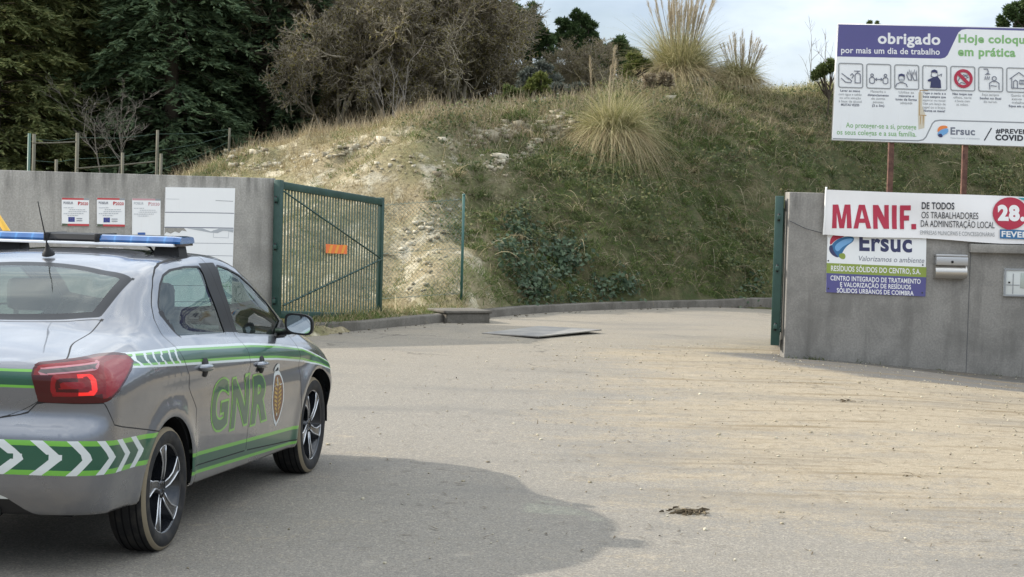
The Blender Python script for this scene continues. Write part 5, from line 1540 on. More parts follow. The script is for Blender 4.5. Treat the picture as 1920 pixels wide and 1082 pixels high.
# ---- timber and steel posts with wires behind the left wall
M_wood = mat('weathered_timber', (.17, .145, .105), .9)
t = NT(M_wood); t.base(t.mix(t.ramp(t.noise(t.coord((9, 9, .8)), 3, 5, .6), [(.35, 0), (.7, 1)]), (.07, .065, .045), (.15, .14, .105)))
M_gpost = mat('green_post_paint', (.04, .10, .075), .5)
posts = [(52, 250, 26.6, .024, 'g'), (61, 251, 26.8, .027, 'w'), (142, 249, 28.2, .030, 'w'), (292, 244, 30.4, .026, 'w'), (427, 240, 34.6, .022, 'w')]
ends = []
for px_, ty, Y_, r_, k in posts:
    g_ = land_at(px_, Y_); tz = at(px_, ty, Y_)[2]
    b = MB(); b.tube([(0, 0, -.4), (0, 0, (tz - g_[2]) * .5), (0.01, 0, tz - g_[2])], [r_, r_ * .97, r_ * .92], M_wood if k == 'w' else M_gpost, 10)
    lab = {52: 'green painted steel post at the left end of the wire fence behind the left wall', 61: 'timber post touching the green steel post behind the left wall', 142: 'timber post standing alone above the left wall near its left end', 292: 'timber post behind the middle of the left concrete wall',
           427: 'thin timber post in tall dry grass at the top of the bank'}[px_]
    o = b.build('fence_post', None, tuple(g_)); tag(o, lab, 'post', 'fence posts behind the left wall'); ends.append((g_, tz))
for px_, ty, Y_, lab in ((103, 299, 25.0, 'short timber stake just above the left wall top between two taller posts'), (227, 286, 25.8, 'short thin stake behind the left concrete wall'), (299, 288, 26.0, 'short stake right beside the tall timber post behind the left wall')):
    g_ = land_at(px_, Y_); tz = at(px_, ty, Y_)[2]
    b = MB(); b.tube([(0, 0, -.3), (0.01, 0, tz - g_[2])], .022, M_wood, 8); tag(b.build('fence_stake', None, tuple(g_)), lab, 'post', 'short stakes behind the left wall')
b = MB()
for fr in (.97, .84, .68, .5):
    b2 = [np.array([g[0], g[1], g[2] + (tz - g[2]) * fr]) for g, tz in ends[1:]]
    for p_, q_ in zip(b2[:-1], b2[1:]):
        b.tube([p_, (p_ + q_) / 2 - np.array([0, 0, .04]), q_], .0022, M_gpost, 4, caps=False)
tag(b.build('fence_wire'), 'slack wires strung between the timber posts behind the left wall', 'wire')
for (xa, ya, xb, yb, Y_, lab) in ((62, 268, 142, 266, 26.4, 'thin pole lashed level between the two leftmost timber posts'), (143, 316, 290, 303, 26.6, 'thin bare pole leaning low behind the left wall')):
    b = MB(); b.tube([at(xa, ya, Y_), at((xa + xb) / 2, (ya + yb) / 2 + 1, Y_ + .4), at(xb, yb, Y_ + .8)], .013, M_wood, 6); tag(b.build('pole'), lab, 'pole')
# ------------------------------------------------------------------ plants
M_bark = mat('grey_brown_bark', (.075, .062, .048), .95, spec=.1)
M_twig = mat('bare_twigs', (.115, .095, .072), .95, spec=.1)
t = NT(M_twig); t.base(t.ramp(t.island(), [(0, (.13, .108, .08)), (.5, (.27, .235, .175)), (1, (.42, .37, .285))]))
M_con = leaf_mat('dark_conifer_sprays', (.085, .135, .075), (.14, .20, .105), (.19, .245, .125), .7, .45)
M_con2 = leaf_mat('olive_conifer_sprays', (.10, .125, .048), (.165, .19, .075), (.24, .24, .10), .7, .45)
M_con3 = leaf_mat('green_cypress_sprays', (.032, .058, .022), (.065, .105, .036), (.10, .145, .055), .7, .25)
M_bud = leaf_mat('olive_brown_leaf_buds', (.125, .11, .045), (.19, .165, .062), (.26, .225, .085), .7, .35)
M_dry = leaf_mat('dry_grass', (.20, .155, .080), (.34, .275, .155), (.50, .43, .27), .75, .25)
M_dryd = leaf_mat('dead_stems', (.14, .11, .07), (.26, .21, .14), (.46, .40, .28), .8, .15)
M_grn = leaf_mat('green_grass', (.050, .088, .020), (.10, .145, .036), (.19, .215, .075), .65, .3)
M_brm = leaf_mat('bramble_leaves', (.038, .056, .020), (.080, .098, .036), (.165, .155, .065), .65, .3)
M_ivy = leaf_mat('blue_green_leaves', (.022, .046, .022), (.048, .080, .040), (.095, .135, .075), .5, .2)
M_pam = leaf_mat('pampas_blades', (.14, .152, .052), (.34, .31, .145), (.54, .475, .29), .65, .35)
M_plume = leaf_mat('pampas_plumes', (.30, .24, .15), (.44, .37, .25), (.56, .49, .36), .85, .4)
M_shrub = leaf_mat('yellow_green_shrub', (.060, .080, .018), (.115, .14, .035), (.18, .19, .06), .65, .3)
M_grey = leaf_mat('grey_green_shrub', (.055, .065, .052), (.10, .115, .095), (.17, .18, .155), .7, .2)
M_mim = leaf_mat('olive_shrub', (.052, .078, .024), (.092, .122, .038), (.15, .168, .062), .7, .3)
M_stone = mat('pale_limestone', (.36, .32, .25), .95, spec=.15)
t = NT(M_stone); t.base(t.ramp(t.island(), [(0, (.20, .17, .12)), (.5, (.36, .32, .235)), (1, (.52, .48, .38))]))

def tubes(P0, P1, r0, r1, seg=3):
    """many straight tapered twigs at once"""
    d = unit(P1 - P0)
    up = np.where(np.abs(d[:, 2:3]) < .9, np.array([[0, 0, 1.]]), np.array([[1., 0, 0]]))
    a = unit(np.cross(d, up)); b = np.cross(a, d)
    V = []
    for P, r in ((P0, r0), (P1, r1)):
        for k in range(seg):
            t_ = 2 * math.pi * k / seg
            V.append(P + (a * math.cos(t_) + b * math.sin(t_)) * np.broadcast_to(r, (len(P),))[:, None])
    V = np.stack(V, 1).reshape(-1, 3)
    base = np.arange(len(P0))[:, None] * 2 * seg
    F = np.concatenate([base + np.array([[k, (k + 1) % seg, seg + (k + 1) % seg, seg + k]]) for k in range(seg)], 0)
    return V, F

def conifer_mesh(name, H, Rad, nb, ntw, nlf, m, seed, leafL=.17, droop=.35, top_pow=.75, base_h=.25):
    r = np.random.default_rng(seed)
    h = base_h + (H - base_h) * np.sort(r.random(nb)) ** 1.0
    az = np.arange(nb) * 2.39996 + r.normal(0, .3, nb)
    L = Rad * (1 - h / H) ** top_pow * r.uniform(.62, 1.12, nb) + .15
    out = np.stack([np.cos(az), np.sin(az), np.zeros(nb)], 1)
    rise = r.uniform(-.05, .35, nb)
    def bp(i, t_): # point along branch i
        return np.stack([out[i, 0] * L[i] * t_, out[i, 1] * L[i] * t_, h[i] + L[i] * (rise[i] * t_ - droop * t_ ** 2.2)], 1)
    bi = np.repeat(np.arange(nb), ntw); tt = (.22 + .78 * r.random(nb * ntw) ** .8)
    p = bp(bi, tt); p += r.normal(0, .03, p.shape)
    lat = np.stack([-out[bi, 1], out[bi, 0], np.zeros(len(bi))], 1)
    sgn = r.choice([-1, 1], len(bi))[:, None]
    td = unit(out[bi] * r.uniform(.45, 1.0, (len(bi), 1)) + lat * sgn * r.uniform(.2, 1.0, (len(bi), 1)) + np.array([[0, 0, 1]]) * r.uniform(-.35, .15, (len(bi), 1)))
    tL = np.minimum(.62, .16 + .42 * L[bi]) * r.uniform(.5, 1.1, len(bi)) * (1.1 - .45 * tt)
    li = np.repeat(np.arange(len(bi)), nlf); lt = r.random(len(li))
    c = p[li] + td[li] * (tL[li] * lt)[:, None]; c[:, 2] -= .30 * tL[li] * lt ** 2
    side_ = unit(np.cross(td[li], np.array([[0, 0, 1.]])))
    ld = unit(td[li] * r.uniform(.5, 1.1, (len(li), 1)) + side_ * r.uniform(-.8, .8, (len(li), 1)) + np.array([[0, 0, 1]]) * r.uniform(-.45, .18, (len(li), 1)))
    s_ = unit(np.cross(ld, rand_dirs(len(li), r) * .6 + np.array([[0, 0, 1.]])))
    V, F = diamonds(c, ld, s_, leafL * r.uniform(.6, 1.25, len(li)), leafL * .30 * r.uniform(.7, 1.3, len(li)))
    o = soup(name, [(V, F, 0)], [m])
    me = o.data; bpy.data.objects.remove(o)
    # trunk with its limbs
    P0 = np.array([[0, 0, -.4 + H * k / 8] for k in range(8)]); P1 = np.array([[0, 0, -.4 + H * (k + 1) / 8] for k in range(8)])
    P1 = np.concatenate([P0[1:], [[0, 0, H * .96]]]); rr = .020 * H * (1 - np.arange(9) / 9.2)
    sel = np.arange(0, nb, 2)
    Q0 = bp(sel, np.zeros(len(sel))); Q1 = bp(sel, np.full(len(sel), .55)); Q2 = bp(sel, np.full(len(sel), .95))
    t_ = soup(name + '_trunk', [(*tubes(P0, P1, rr[:8], rr[1:9], 8), 0), (*tubes(Q0, Q1, .022, .013), 0), (*tubes(Q1, Q2, .013, .006), 0)], [M_bark])
    tm = t_.data; bpy.data.objects.remove(t_)
    return tm, me
def plant_tree(name, meshes, pos, rot, scale, label, cat, group=None, parts=('trunk', 'crown')):
    o = thing(name, label, cat, tuple(pos), rot, group); o.scale = scale if hasattr(scale, '__len__') else (scale,) * 3
    for n_, me in zip(parts, meshes): link(n_, me, o)
    return o

conA = conifer_mesh('crown_a', 10.5, 2.7, 330, 17, 13, M_con, 1, .21)
conB = conifer_mesh('crown_b', 10.0, 2.6, 320, 17, 13, M_con2, 2, .21, .28)
conC = conifer_mesh('crown_c', 11.0, 2.5, 330, 17, 13, M_con, 3, .20, .5)
front = [(-12, 41.0, conB, .95, 'olive tinged conifer at the far left behind the timber fence'), (72, 43.5, conB, 1.0, 'large olive tinged conifer above the leftmost fence posts'),
         (195, 46.5, conA, 1.0, 'dark conifer behind the pale bare sapling'), (318, 43.0, conC, 1.02, 'dark drooping conifer behind the middle of the left wall'),
         (412, 46.0, conA, .98, 'dark conifer with layered sprays behind the thin timber post'), (492, 45.0, conC, .95, 'dark conifer standing beside the brown bare trees'), (575, 49.0, conA, 1.0, 'conifer partly hidden by the leftmost brown bare tree')]
for px_, Y_, cm, sc_, lab in front:
    plant_tree('conifer', cm, land_at(px_, Y_, -.1), rng.uniform(0, 6.28), (sc_ * 1.0, sc_ * 1.0, sc_), lab, 'tree', 'dark conifers on the left')
for k, (px_, Y_) in enumerate([(-60, 54), (40, 53), (130, 54), (255, 53), (365, 54.5), (455, 55), (545, 56), (640, 57)]):
    plant_tree('conifer', (conA, conC, conB)[k % 3], land_at(px_, Y_, -.1), rng.uniform(0, 6.28), 1.28, 'tall dark conifer in the back row, seen between the front conifers', 'tree', 'back row of dark conifers')

# bare trees: every fork splits again
def bare_mesh(name, H, stems, levels, r0, spread, m, seed, bud=0, budm=None, budL=.06, up=.25, kids=(4, 7), twist=.35, shrink=(.42, .68), rmin=.0085):
    r = np.random.default_rng(seed)
    ch = []; buds = []
    P = np.zeros((stems, 3)); P[:, :2] = r.normal(0, .12, (stems, 2)); P[:, 2] = -.3
    D = unit(np.concatenate([r.normal(0, spread, (stems, 2)), np.ones((stems, 1))], 1)); Ln = H * r.uniform(.38, .55, stems); Rd = np.full(stems, r0)
    for lv in range(levels):
        nseg = 4 if lv < 2 else 3 if lv < 4 else 2
        pts = [P]; rad = [Rd]; d = D.copy()
        for k in range(nseg):
            d = unit(d + r.normal(0, twist * (.45 if lv == 0 else 1) / nseg ** .5, d.shape) + np.array([[0, 0, up * .18]]))
            pts.append(pts[-1] + d * (Ln / nseg)[:, None]); rad.append(Rd * (1 - .62 * (k + 1) / nseg))
        for k in range(nseg): ch.append((*tubes(pts[k], pts[k + 1], rad[k], rad[k + 1], 6 if lv == 0 else 4 if lv == 1 else 3), 0))
        A = np.stack(pts, 1); RR = np.stack(rad, 1)
        if lv >= levels - 2 and bud:
            n = int(bud * len(P)); i = r.integers(0, len(P), n); q = r.random(n) * nseg; k = q.astype(int).clip(0, nseg - 1); f = (q - k)[:, None]
            buds.append(A[i, k] * (1 - f) + A[i, k + 1] * f)
        if lv == levels - 1: break
        nk = r.integers(kids[0], kids[1] + 1, len(P)); i = np.repeat(np.arange(len(P)), nk)
        q = (.28 + .72 * r.random(len(i)) ** .8) * nseg; k = np.minimum(q.astype(int), nseg - 1); f = (q - k)[:, None]
        P2 = A[i, k] * (1 - f) + A[i, k + 1] * f
        par = unit(A[i, k + 1] - A[i, k])
        sd = unit(np.cross(par, rand_dirs(len(i), r)))
        ang = r.uniform(.45, 1.1, len(i))[:, None]
        D = unit(par * np.cos(ang) + sd * np.sin(ang) + np.array([[0, 0, up]]))
        Ln = Ln[i] * r.uniform(*shrink, len(i)); Rd = np.maximum(rmin, np.minimum(RR[i, k] * .75, Rd[i] * .5)); P = P2
    o = soup(name, ch, [m]); tm = o.data; bpy.data.objects.remove(o)
    if not bud: return (tm,)
    c = np.concatenate(buds); d = rand_dirs(len(c), r); s_ = unit(np.cross(d, rand_dirs(len(c), r)))
    o = soup(name + '_leaves', [(*diamonds(c, d, s_, budL * r.uniform(.5, 1.4, len(c)), budL * .6), 0)], [budm]); lm = o.data; bpy.data.objects.remove(o)
    return tm, lm
br1 = bare_mesh('bare_a', 6.2, 4, 6, .11, .28, M_twig, 21, .85, M_bud, .07, .12)
br2 = bare_mesh('bare_b', 6.6, 3, 6, .13, .22, M_twig, 22, 1.1, M_bud, .075, .15)
brs = [(608, 43.5, br1, .86, 'grey brown bare tree leaning towards the dark conifers'), (668, 46.0, br2, .98, 'tall bare tree left of the middle of the brown thicket'), (745, 43.0, br1, .92, 'bare tree with a dark forked trunk in the middle of the brown thicket'),
       (800, 45.5, br2, .98, 'tall bare tree with olive brown leaf buds above the bank'), (848, 44.5, br2, .76, 'olive budding bare tree at the right edge of the brown thicket'), (560, 46.5, br2, .8, 'bare tree in front of the last dark conifer')]
for px_, Y_, bmh, sc_, lab in brs:
    plant_tree('bare_tree', bmh, land_at(px_, Y_, -.1), rng.uniform(0, 6.28), (sc_, sc_, sc_ * 1.12), lab, 'tree', 'brown bare trees above the bank', ('trunk', 'leaf_buds'))
for k, (px_, Y_) in enumerate([(600, 52), (655, 53), (715, 52.5), (765, 53), (810, 51)]):
    plant_tree('bare_tree', (br1, br2)[k % 2], land_at(px_, Y_, -.1), rng.uniform(0, 6.28), 1.0, 'bare tree at the back of the brown thicket above the bank', 'tree', 'back row of brown bare trees', ('trunk', 'leaf_buds'))
plant_tree('bare_tree', br1, land_at(1098, 46.5, -.1), 1.0, (.42, .42, .40), 'small brown bare tree between the gappy skyline tree and the broad evergreen', 'tree', None, ('trunk', 'leaf_buds'))
plant_tree('bare_tree', br2, land_at(950, 46, -.1), 2.0, (.45, .45, .42), 'low brown bare tree at the right end of the thicket below the pine', 'tree', None, ('trunk', 'leaf_buds'))
sap = bare_mesh('sapling', 4.4, 3, 4, .020, .10, mat('pale_bare_twigs', (.105, .095, .08), .9), 31, .0, up=.30, kids=(4, 6), shrink=(.35, .6), twist=.5, rmin=.0045)
plant_tree('bare_sapling', sap, land_at(205, 36.5, .1), .4, (1.0, 1.0, .84), 'pale bare sapling spreading in front of the dark conifers', 'tree', None, ('branches',))
sap2 = bare_mesh('sapling_low', 1.7, 7, 4, .012, .75, mat('pale_arching_twigs', (.15, .14, .125), .9), 32, up=.08, kids=(3, 4), shrink=(.4, .6), rmin=.005)
plant_tree('bare_shrub', sap2, land_at(8, 29.5), 1.4, (1.3, 1.3, 2.0), 'pale bare shrub left of the green fence post', 'shrub', None, ('branches',))
thin = bare_mesh('thin_stem', 2.0, 1, 2, .012, .05, M_twig, 33, up=.4, kids=(2, 3))
plant_tree('bare_sapling', thin, land_at(348, 31.5), .4, 1.0, 'thin single bare stem rising beside the dark conifers', 'tree', None, ('stem',))
poles = bare_mesh('thin_poles', 3.6, 4, 3, .016, .10, mat('pale_thin_stems', (.20, .18, .155), .9), 34, up=.5, kids=(3, 5), shrink=(.25, .4), rmin=.005)
plant_tree('bare_sapling', poles, land_at(720, 39.0), .4, 1.0, 'pale thin bare stems leaning in front of the brown thicket', 'tree', None, ('stems',))
plant_tree('bare_sapling', poles, at(1541, 150, 45) * np.array([1, 1, 0]) + np.array([0, 0, 4.0]), 2.0, (1.0, 1.0, 1.15), 'thin bare stems against the sky left of the billboard', 'tree', None, ('stems',))

# clumped evergreens on the skyline
def clump_tree_mesh(name, H, crown, clumps, m, seed, leafL=.12, nper=230, trunk_r=.09):
    """crown: list of (x, z, radius) lumps; the sky shows between them"""
    r = np.random.default_rng(seed)
    C_, Rr = [], []
    for cx, cz, rad in crown:
        for _ in range(clumps):
            d = rand_dirs(1, r)[0] * rad * r.random() ** .45
            C_.append([cx + d[0], d[1] * .9, cz + d[2] * .85]); Rr.append(rad * r.uniform(.17, .34))
    C_ = np.array(C_); Rr = np.array(Rr)
    i = np.repeat(np.arange(len(C_)), nper); dd = rand_dirs(len(i), r)
    c = C_[i] + dd * (Rr[i] * r.random(len(i)) ** .5)[:, None] * np.array([[1, 1, .75]])
    ld = unit(dd + rand_dirs(len(i), r) * .7 + np.array([[0, 0, .35]])); s_ = unit(np.cross(ld, rand_dirs(len(i), r)))
    o = soup(name, [(*diamonds(c, ld, s_, leafL * r.uniform(.6, 1.4, len(i)), leafL * .34), 0)], [m]); cm = o.data; bpy.data.objects.remove(o)
    n = 7; zz = np.linspace(-.4, H * .9, n + 1); xx = np.interp(zz, *np.array(sorted([(0, 0)] + [(z_, x_ * .5) for x_, z_, _ in crown]), dtype=float)[:, ::1].T) if False else np.sin(zz * .9) * .08
    P = np.stack([xx, np.zeros(n + 1), zz], 1); rr = trunk_r * (1 - np.linspace(0, .85, n + 1))
    z0 = np.clip(C_[:, 2] - r.uniform(.3, 1.0, len(C_)), .3, H * .85); Q0 = np.stack([np.sin(z0 * .9) * .08, 0 * z0, z0], 1); mid = (Q0 + C_) / 2 - np.array([[0, 0, .08]])
    o = soup(name + '_trunk', [(*tubes(P[:-1], P[1:], rr[:-1], rr[1:], 7), 0), (*tubes(Q0, mid, .022, .015), 0), (*tubes(mid, C_, .015, .006), 0)], [M_bark]); tm = o.data; bpy.data.objects.remove(o)
    return tm, cm
def sky_tree(label, cx, cz_px, Y_, crown_px, m, seed, clumps=8, nper=190, leafL=.13, base_z=None, group=None, name='evergreen_tree'):
    """crown lumps given as photo columns, rows and radii, measured at distance Y_"""
    base = land_at(cx, Y_); k = Y_ / FOC
    cr = []
    for x_, y_, r_ in crown_px:
        p = at(x_, y_, Y_); cr.append((p[0] - base[0], p[2] - base[2], r_ * k))
    H = max(z + r_ for _, z, r_ in cr)
    return plant_tree(name, clump_tree_mesh('ct%d' % seed, H, cr, clumps, m, seed, leafL, nper), base, 0, 1.0, label, 'tree', group)
sky_tree('round topped pine with a gappy crown right of the brown thicket', 985, 60, 58, [(960, 30, 26), (985, 25, 24), (1003, 45, 20), (968, 58, 26), (990, 72, 22), (975, 95, 30), (1000, 80, 20), (1010, 60, 14), (955, 75, 22)], M_con3, 41, 9)
sky_tree('dense green cypress below and between the two gappy skyline trees', 1022, 100, 52, [(1022, 75, 18), (1018, 100, 26), (1030, 130, 30), (1005, 140, 30), (1045, 150, 28)], M_con3, 42, 8)
sky_tree('tall gappy tree with upright tufts against the sky', 1087, 60, 56, [(1080, 32, 15), (1062, 48, 16), (1098, 45, 18), (1075, 65, 22), (1105, 72, 18), (1088, 92, 26), (1115, 95, 18), (1066, 100, 22), (1085, 128, 30), (1110, 132, 26), (1060, 135, 26), (1070, 82, 18), (1120, 115, 22), (1095, 110, 26), (1048, 70, 14)], M_con3, 43, 8, 190, .12)
sky_tree('broad dark evergreen on the skyline left of the yellow green shrub', 1160, 110, 50, [(1150, 88, 20), (1172, 90, 22), (1140, 115, 24), (1180, 115, 22), (1158, 135, 30), (1130, 148, 24), (1190, 135, 20), (1118, 140, 20)], M_con3, 44, 10)
sky_tree('pine branch tips showing over the top right of the billboard', 1900, 30, 46, [(1898, 22, 22), (1925, 12, 26), (1882, 42, 12), (1915, 44, 16), (1950, 30, 34)], M_con3, 45, 7, 200, .10)
sky_tree('small leafy tree top just showing above the billboard', 1640, 44, 45, [(1632, 44, 6), (1645, 46, 7), (1640, 62, 12)], M_mim, 46, 4, 70, .06)

def shrub(label, px_, Y_, lumps, m, seed, leafL=.09, clumps=5, nper=170, name='shrub'):
    base = land_at(px_, Y_); k = Y_ / FOC
    cr = [(at(a, b_, Y_)[0] - base[0], max(.15, at(a, b_, Y_)[2] - base[2]), r_ * k) for a, b_, r_ in lumps]
    H = max(z for _, z, _ in cr)
    return plant_tree(name, clump_tree_mesh('sh%d' % seed, H, cr, clumps, m, seed, leafL, nper, .03), base, 0, 1.0, label, 'shrub', None, ('stems', 'foliage'))
shrub('yellow green rounded shrub at the foot of the brown thicket', 820, 35.5, [(815, 210, 16), (828, 213, 14)], M_shrub, 51)
shrub('grey green bushy shrub behind the yellow green one on the bank top', 1005, 38.5, [(990, 140, 22), (1015, 135, 22), (1035, 150, 20), (985, 160, 18)], M_grey, 52)
shrub('upright bright green shrub on the bank top right of the grey bush', 1010, 36.5, [(1012, 152, 15), (1003, 165, 16), (1015, 172, 14)], M_shrub, 53)
shrub('low spreading olive shrub left of the bright green upright shrub', 965, 36.5, [(960, 178, 20), (985, 180, 18), (942, 185, 14)], M_mim, 54)
shrub('grey purplish low shrub between the pine shrubs and the pampas clump', 1060, 37.0, [(1050, 165, 18), (1075, 170, 18), (1035, 172, 16)], M_grey, 55)
shrub('yellow green shrub on the skyline just left of the tall pampas', 1192, 38.5, [(1190, 118, 18), (1202, 128, 16), (1182, 135, 16)], M_shrub, 56)
shrub('low dark heather like shrub on the crest right of the tall pampas', 1235, 36.6, [(1220, 152, 14), (1245, 150, 16)], M_dryd, 57)
shrub('tall grassy shrub on the skyline left of the billboard', 1545, 38.5, [(1545, 130, 16), (1560, 122, 14), (1525, 140, 12)], M_mim, 58)

# pampas grass
def pampas(label, px_, py_, W_, Hh, nbl, npl, seed, plH=0, hang=1.0, plx=0.0, plean=.24, lsd=.62):
    r = np.random.default_rng(seed)
    base = land_hit(px_, py_)
    o = thing('pampas_grass', label, 'grass clump', tuple(base))
    az = r.uniform(0, 2 * math.pi, nbl); lean = np.abs(r.normal(0, lsd, nbl)) + .05
    c = np.stack([np.cos(az), np.sin(az), np.zeros(nbl)], 1) * (W_ * .16 * r.random(nbl) ** .5)[:, None]
    d = unit(np.stack([np.cos(az) * lean, np.sin(az) * lean, np.ones(nbl)], 1))
    s_ = unit(np.cross(d, rand_dirs(nbl, r)))
    L = Hh * r.uniform(.6, 1.35, nbl)
    V, F = blades(c, unit(d + r.normal(0, .16, (nbl, 3))), s_, L, r.uniform(.006, .013, nbl), 7, (.35 + .75 * lean) * hang * r.uniform(.5, 1.5, nbl), .2, r.normal(0, .22, (nbl, 3)) * np.array([[1, 1, .5]]))
    soup('blades', [(V, F, 0)], [M_pam], o)
    n2 = nbl // 2                                           # dead thatch hangs below
    az = r.uniform(0, 2 * math.pi, n2); lean = r.uniform(.8, 2.0, n2)
    c = np.stack([np.cos(az), np.sin(az), np.ones(n2) * .15], 1) * (W_ * .15)
    d = unit(np.stack([np.cos(az) * lean, np.sin(az) * lean, np.ones(n2)], 1))
    V, F = blades(c, d, unit(np.cross(d, rand_dirs(n2, r))), Hh * r.uniform(.5, 1.15, n2), r.uniform(.006, .011, n2), 7, 1.15 * hang * r.uniform(.8, 1.35, n2), .3, r.normal(0, .25, (n2, 3)) * np.array([[1, 1, .6]]))
    soup('thatch', [(V, F, 0)], [M_dry], o)
    if npl:
        az = r.uniform(0, 2 * math.pi, npl); lean = r.uniform(.02, plean, npl)
        c = np.stack([np.cos(az) * .12 + plx, np.sin(az) * .12, np.zeros(npl)], 1); d = unit(np.stack([np.cos(az) * lean, np.sin(az) * lean, np.ones(npl)], 1))
        L = plH * r.uniform(.72, 1.05, npl)
        P1 = c + d * L[:, None]
        soup('stems', [(*tubes(c, P1, .007, .004, 4), 0)], [M_dryd], o)
        k = 80; i = np.repeat(np.arange(npl), k); f = r.random(npl * k); pl = r.uniform(.35, .6, npl)
        cc = c[i] + d[i] * (L[i] - pl[i] * (1 - f) + .03)[:, None]; wd = np.sin(np.pi * np.clip(f * .92 + .06, 0, 1)) ** .8
        dd = unit(d[i] * 1.6 + rand_dirs(len(i), r) * .55 + np.array([[.25, 0, 0]]))
        cc += rand_dirs(len(i), r) * (.020 * wd)[:, None]
        V, F = blades(cc, dd, unit(np.cross(dd, rand_dirs(len(i), r))), .11 * (.4 + wd), .0045, 2, .35, .2)
        soup('plumes', [(V, F, 0)], [M_plume], o)
    return o
pampas('big arching pampas clump halfway up the bank in the middle', 1150, 262, 1.4, 1.16, 3600, 4, 61, 1.8, 1.0, -.25, .10)
pampas('tallest pampas clump with feathery plumes on the crest against the sky', 1275, 150, 1.7, 1.35, 3600, 72, 62, 1.95, .75, .0, .40, .48)
pampas('smaller pampas clump on the crest right of the tallest one', 1382, 158, 1.5, .78, 2400, 26, 63, 1.10, .9, .1, .6)

# ------------------------------------------------------------------ ground cover on the bank
def scatter(n, x0, x1, y0, y1, seed):
    r = np.random.default_rng(seed)
    X_ = r.uniform(x0, x1, n); Y_ = r.uniform(y0, y1, n)
    z_, dR, dL, lf = land(X_, Y_, True)
    e = .12
    gxn = (land(X_ + e, Y_) - land(X_ - e, Y_)) / (2 * e); gyn = (land(X_, Y_ + e) - land(X_, Y_ - e)) / (2 * e)
    nn = unit(np.stack([-gxn, -gyn, np.ones(n)], 1))
    return dict(p=np.stack([X_, Y_, z_], 1), dR=dR, dL=dL, left=lf, n=nn, z=z_, r=r)
def pick(sc_, m):
    return {k: (v[m] if isinstance(v, np.ndarray) else v) for k, v in sc_.items()}
def grass(name, g, per, L, W, m, lean=.5, dr=.4, nseg=2, up=.6, spread=.05):
    r = g['r']; n = len(g['p']); i = np.repeat(np.arange(n), per)
    c = g['p'][i] + r.normal(0, spread, (len(i), 3)) * np.array([[1, 1, .2]]); c[:, 2] -= .02
    d = unit(np.array([[0, 0, up]]) + g['n'][i] * (1 - up) + rand_dirs(len(i), r) * lean)
    d[:, 2] = np.abs(d[:, 2])
    size = np.repeat(r.uniform(.55, 1.25, n), per)
    V, F = blades(c, d, unit(np.cross(d, rand_dirs(len(i), r))), r.uniform(*L, len(i)) * size, r.uniform(*W, len(i)), nseg, dr * r.uniform(.4, 1.4, len(i)), .2)
    return tag(soup(name, [(V, F, 0)], [m]), kind='stuff')
def leaves(name, g, per, L, m, spread=.1, rise=.12):
    r = g['r']; n = len(g['p']); i = np.repeat(np.arange(n), per)
    c = g['p'][i] + r.normal(0, spread, (len(i), 3)) * np.array([[1, 1, .4]]) + g['n'][i] * (r.random(len(i)) * rise)[:, None]
    nl = unit(g['n'][i] + rand_dirs(len(i), r) * .75); d = unit(np.cross(nl, rand_dirs(len(i), r))); s_ = np.cross(nl, d)
    ll = r.uniform(*L, len(i))
    V, F = diamonds(c, d, s_, ll, ll * r.uniform(.55, .85, len(i)))
    return tag(soup(name, [(V, F, 0)], [m]), kind='stuff')
patch = lambda g, f, seed: fbm(g['p'][:, 0] * f, g['p'][:, 1] * f, 3, seed)
g = scatter(60000, -9.5, 15, 22.3, 40, 71)
face = g['dR'] > .22
sunny = g['left'] | (g['z'] > 2.9)
hgt = g['z']
edge_n = 2.2 * fbm(g['p'][:, 0] * .6, g['p'][:, 1] * .6, 3, 33)
shade = face & (g['dL'] - g['dR'] - .9 + edge_n * 1.5 > -.2) & (g['dR'] < 7)
not_bare = np.ones(60000, bool)
for (x0, y0, x1, y1, w_, n) in SCARS:
    for f in np.linspace(0, 1, 5):
        h_ = land_hit(x0 + (x1 - x0) * f, y0 + (y1 - y0) * f); not_bare &= (np.hypot(g['p'][:, 0] - h_[0], g['p'][:, 1] - h_[1]) > .10 + w_ * .007) | (g['r'].random(60000) < .5)
shade &= not_bare
sunny &= not_bare
a = pick(g, face & sunny & (patch(g, 1.1, 1) > -.17) & (g['r'].random(60000) < .85))
grass('dry_grass', a, 5, (.08, .30), (.004, .009), M_dry, .55, .5)
a = pick(g, face & sunny & (patch(g, 1.0, 2) > .02) & (g['r'].random(60000) < .8))
grass('green_grass', a, 6, (.07, .22), (.005, .010), M_grn, .6, .5)
P1, P2, P3 = patch(g, .8, 3), patch(g, 1.7, 15), patch(g, .55, 16)
rd = g['r'].random(60000)
a = pick(g, shade & (P1 > -.08) & (rd < .85)); grass('green_grass', a, 7, (.08, .34), (.006, .012), M_grn, .75, .7, 3)
a = pick(g, shade & (P2 > -.02) & (rd < .9)); grass('green_grass', a, 8, (.05, .16), (.005, .010), M_mim, .8, .5)
a = pick(g, shade & (P2 < .03) & (P3 > -.12) & (rd > .35)); leaves('bramble_cover', a, 6, (.02, .08), M_brm, .14, .20)
a = pick(g, shade & (P3 < .04) & (P1 < .10) & ((rd < .35) | (g['z'] > 3.2))); grass('dry_grass', a, 5, (.08, .32), (.005, .009), M_dryd, .8, .7, 3)
a = pick(g, shade & (P2 > -.12) & (rd > .55)); grass('dead_stems', a, 3, (.18, .60), (.004, .009), M_dryd, 1.2, .8, 5)
a = pick(g, shade & (P3 > .08) & (P2 > .02) & (rd < .5)); grass('green_grass', a, 12, (.08, .30), (.006, .012), M_grn, .7, .6, 3, .7, .08)
a = pick(g, face & (g['r'].random(60000) < .035))
grass('dry_stems', a, 2, (.3, .9), (.006, .011), M_dry, 1.0, .8, 5)
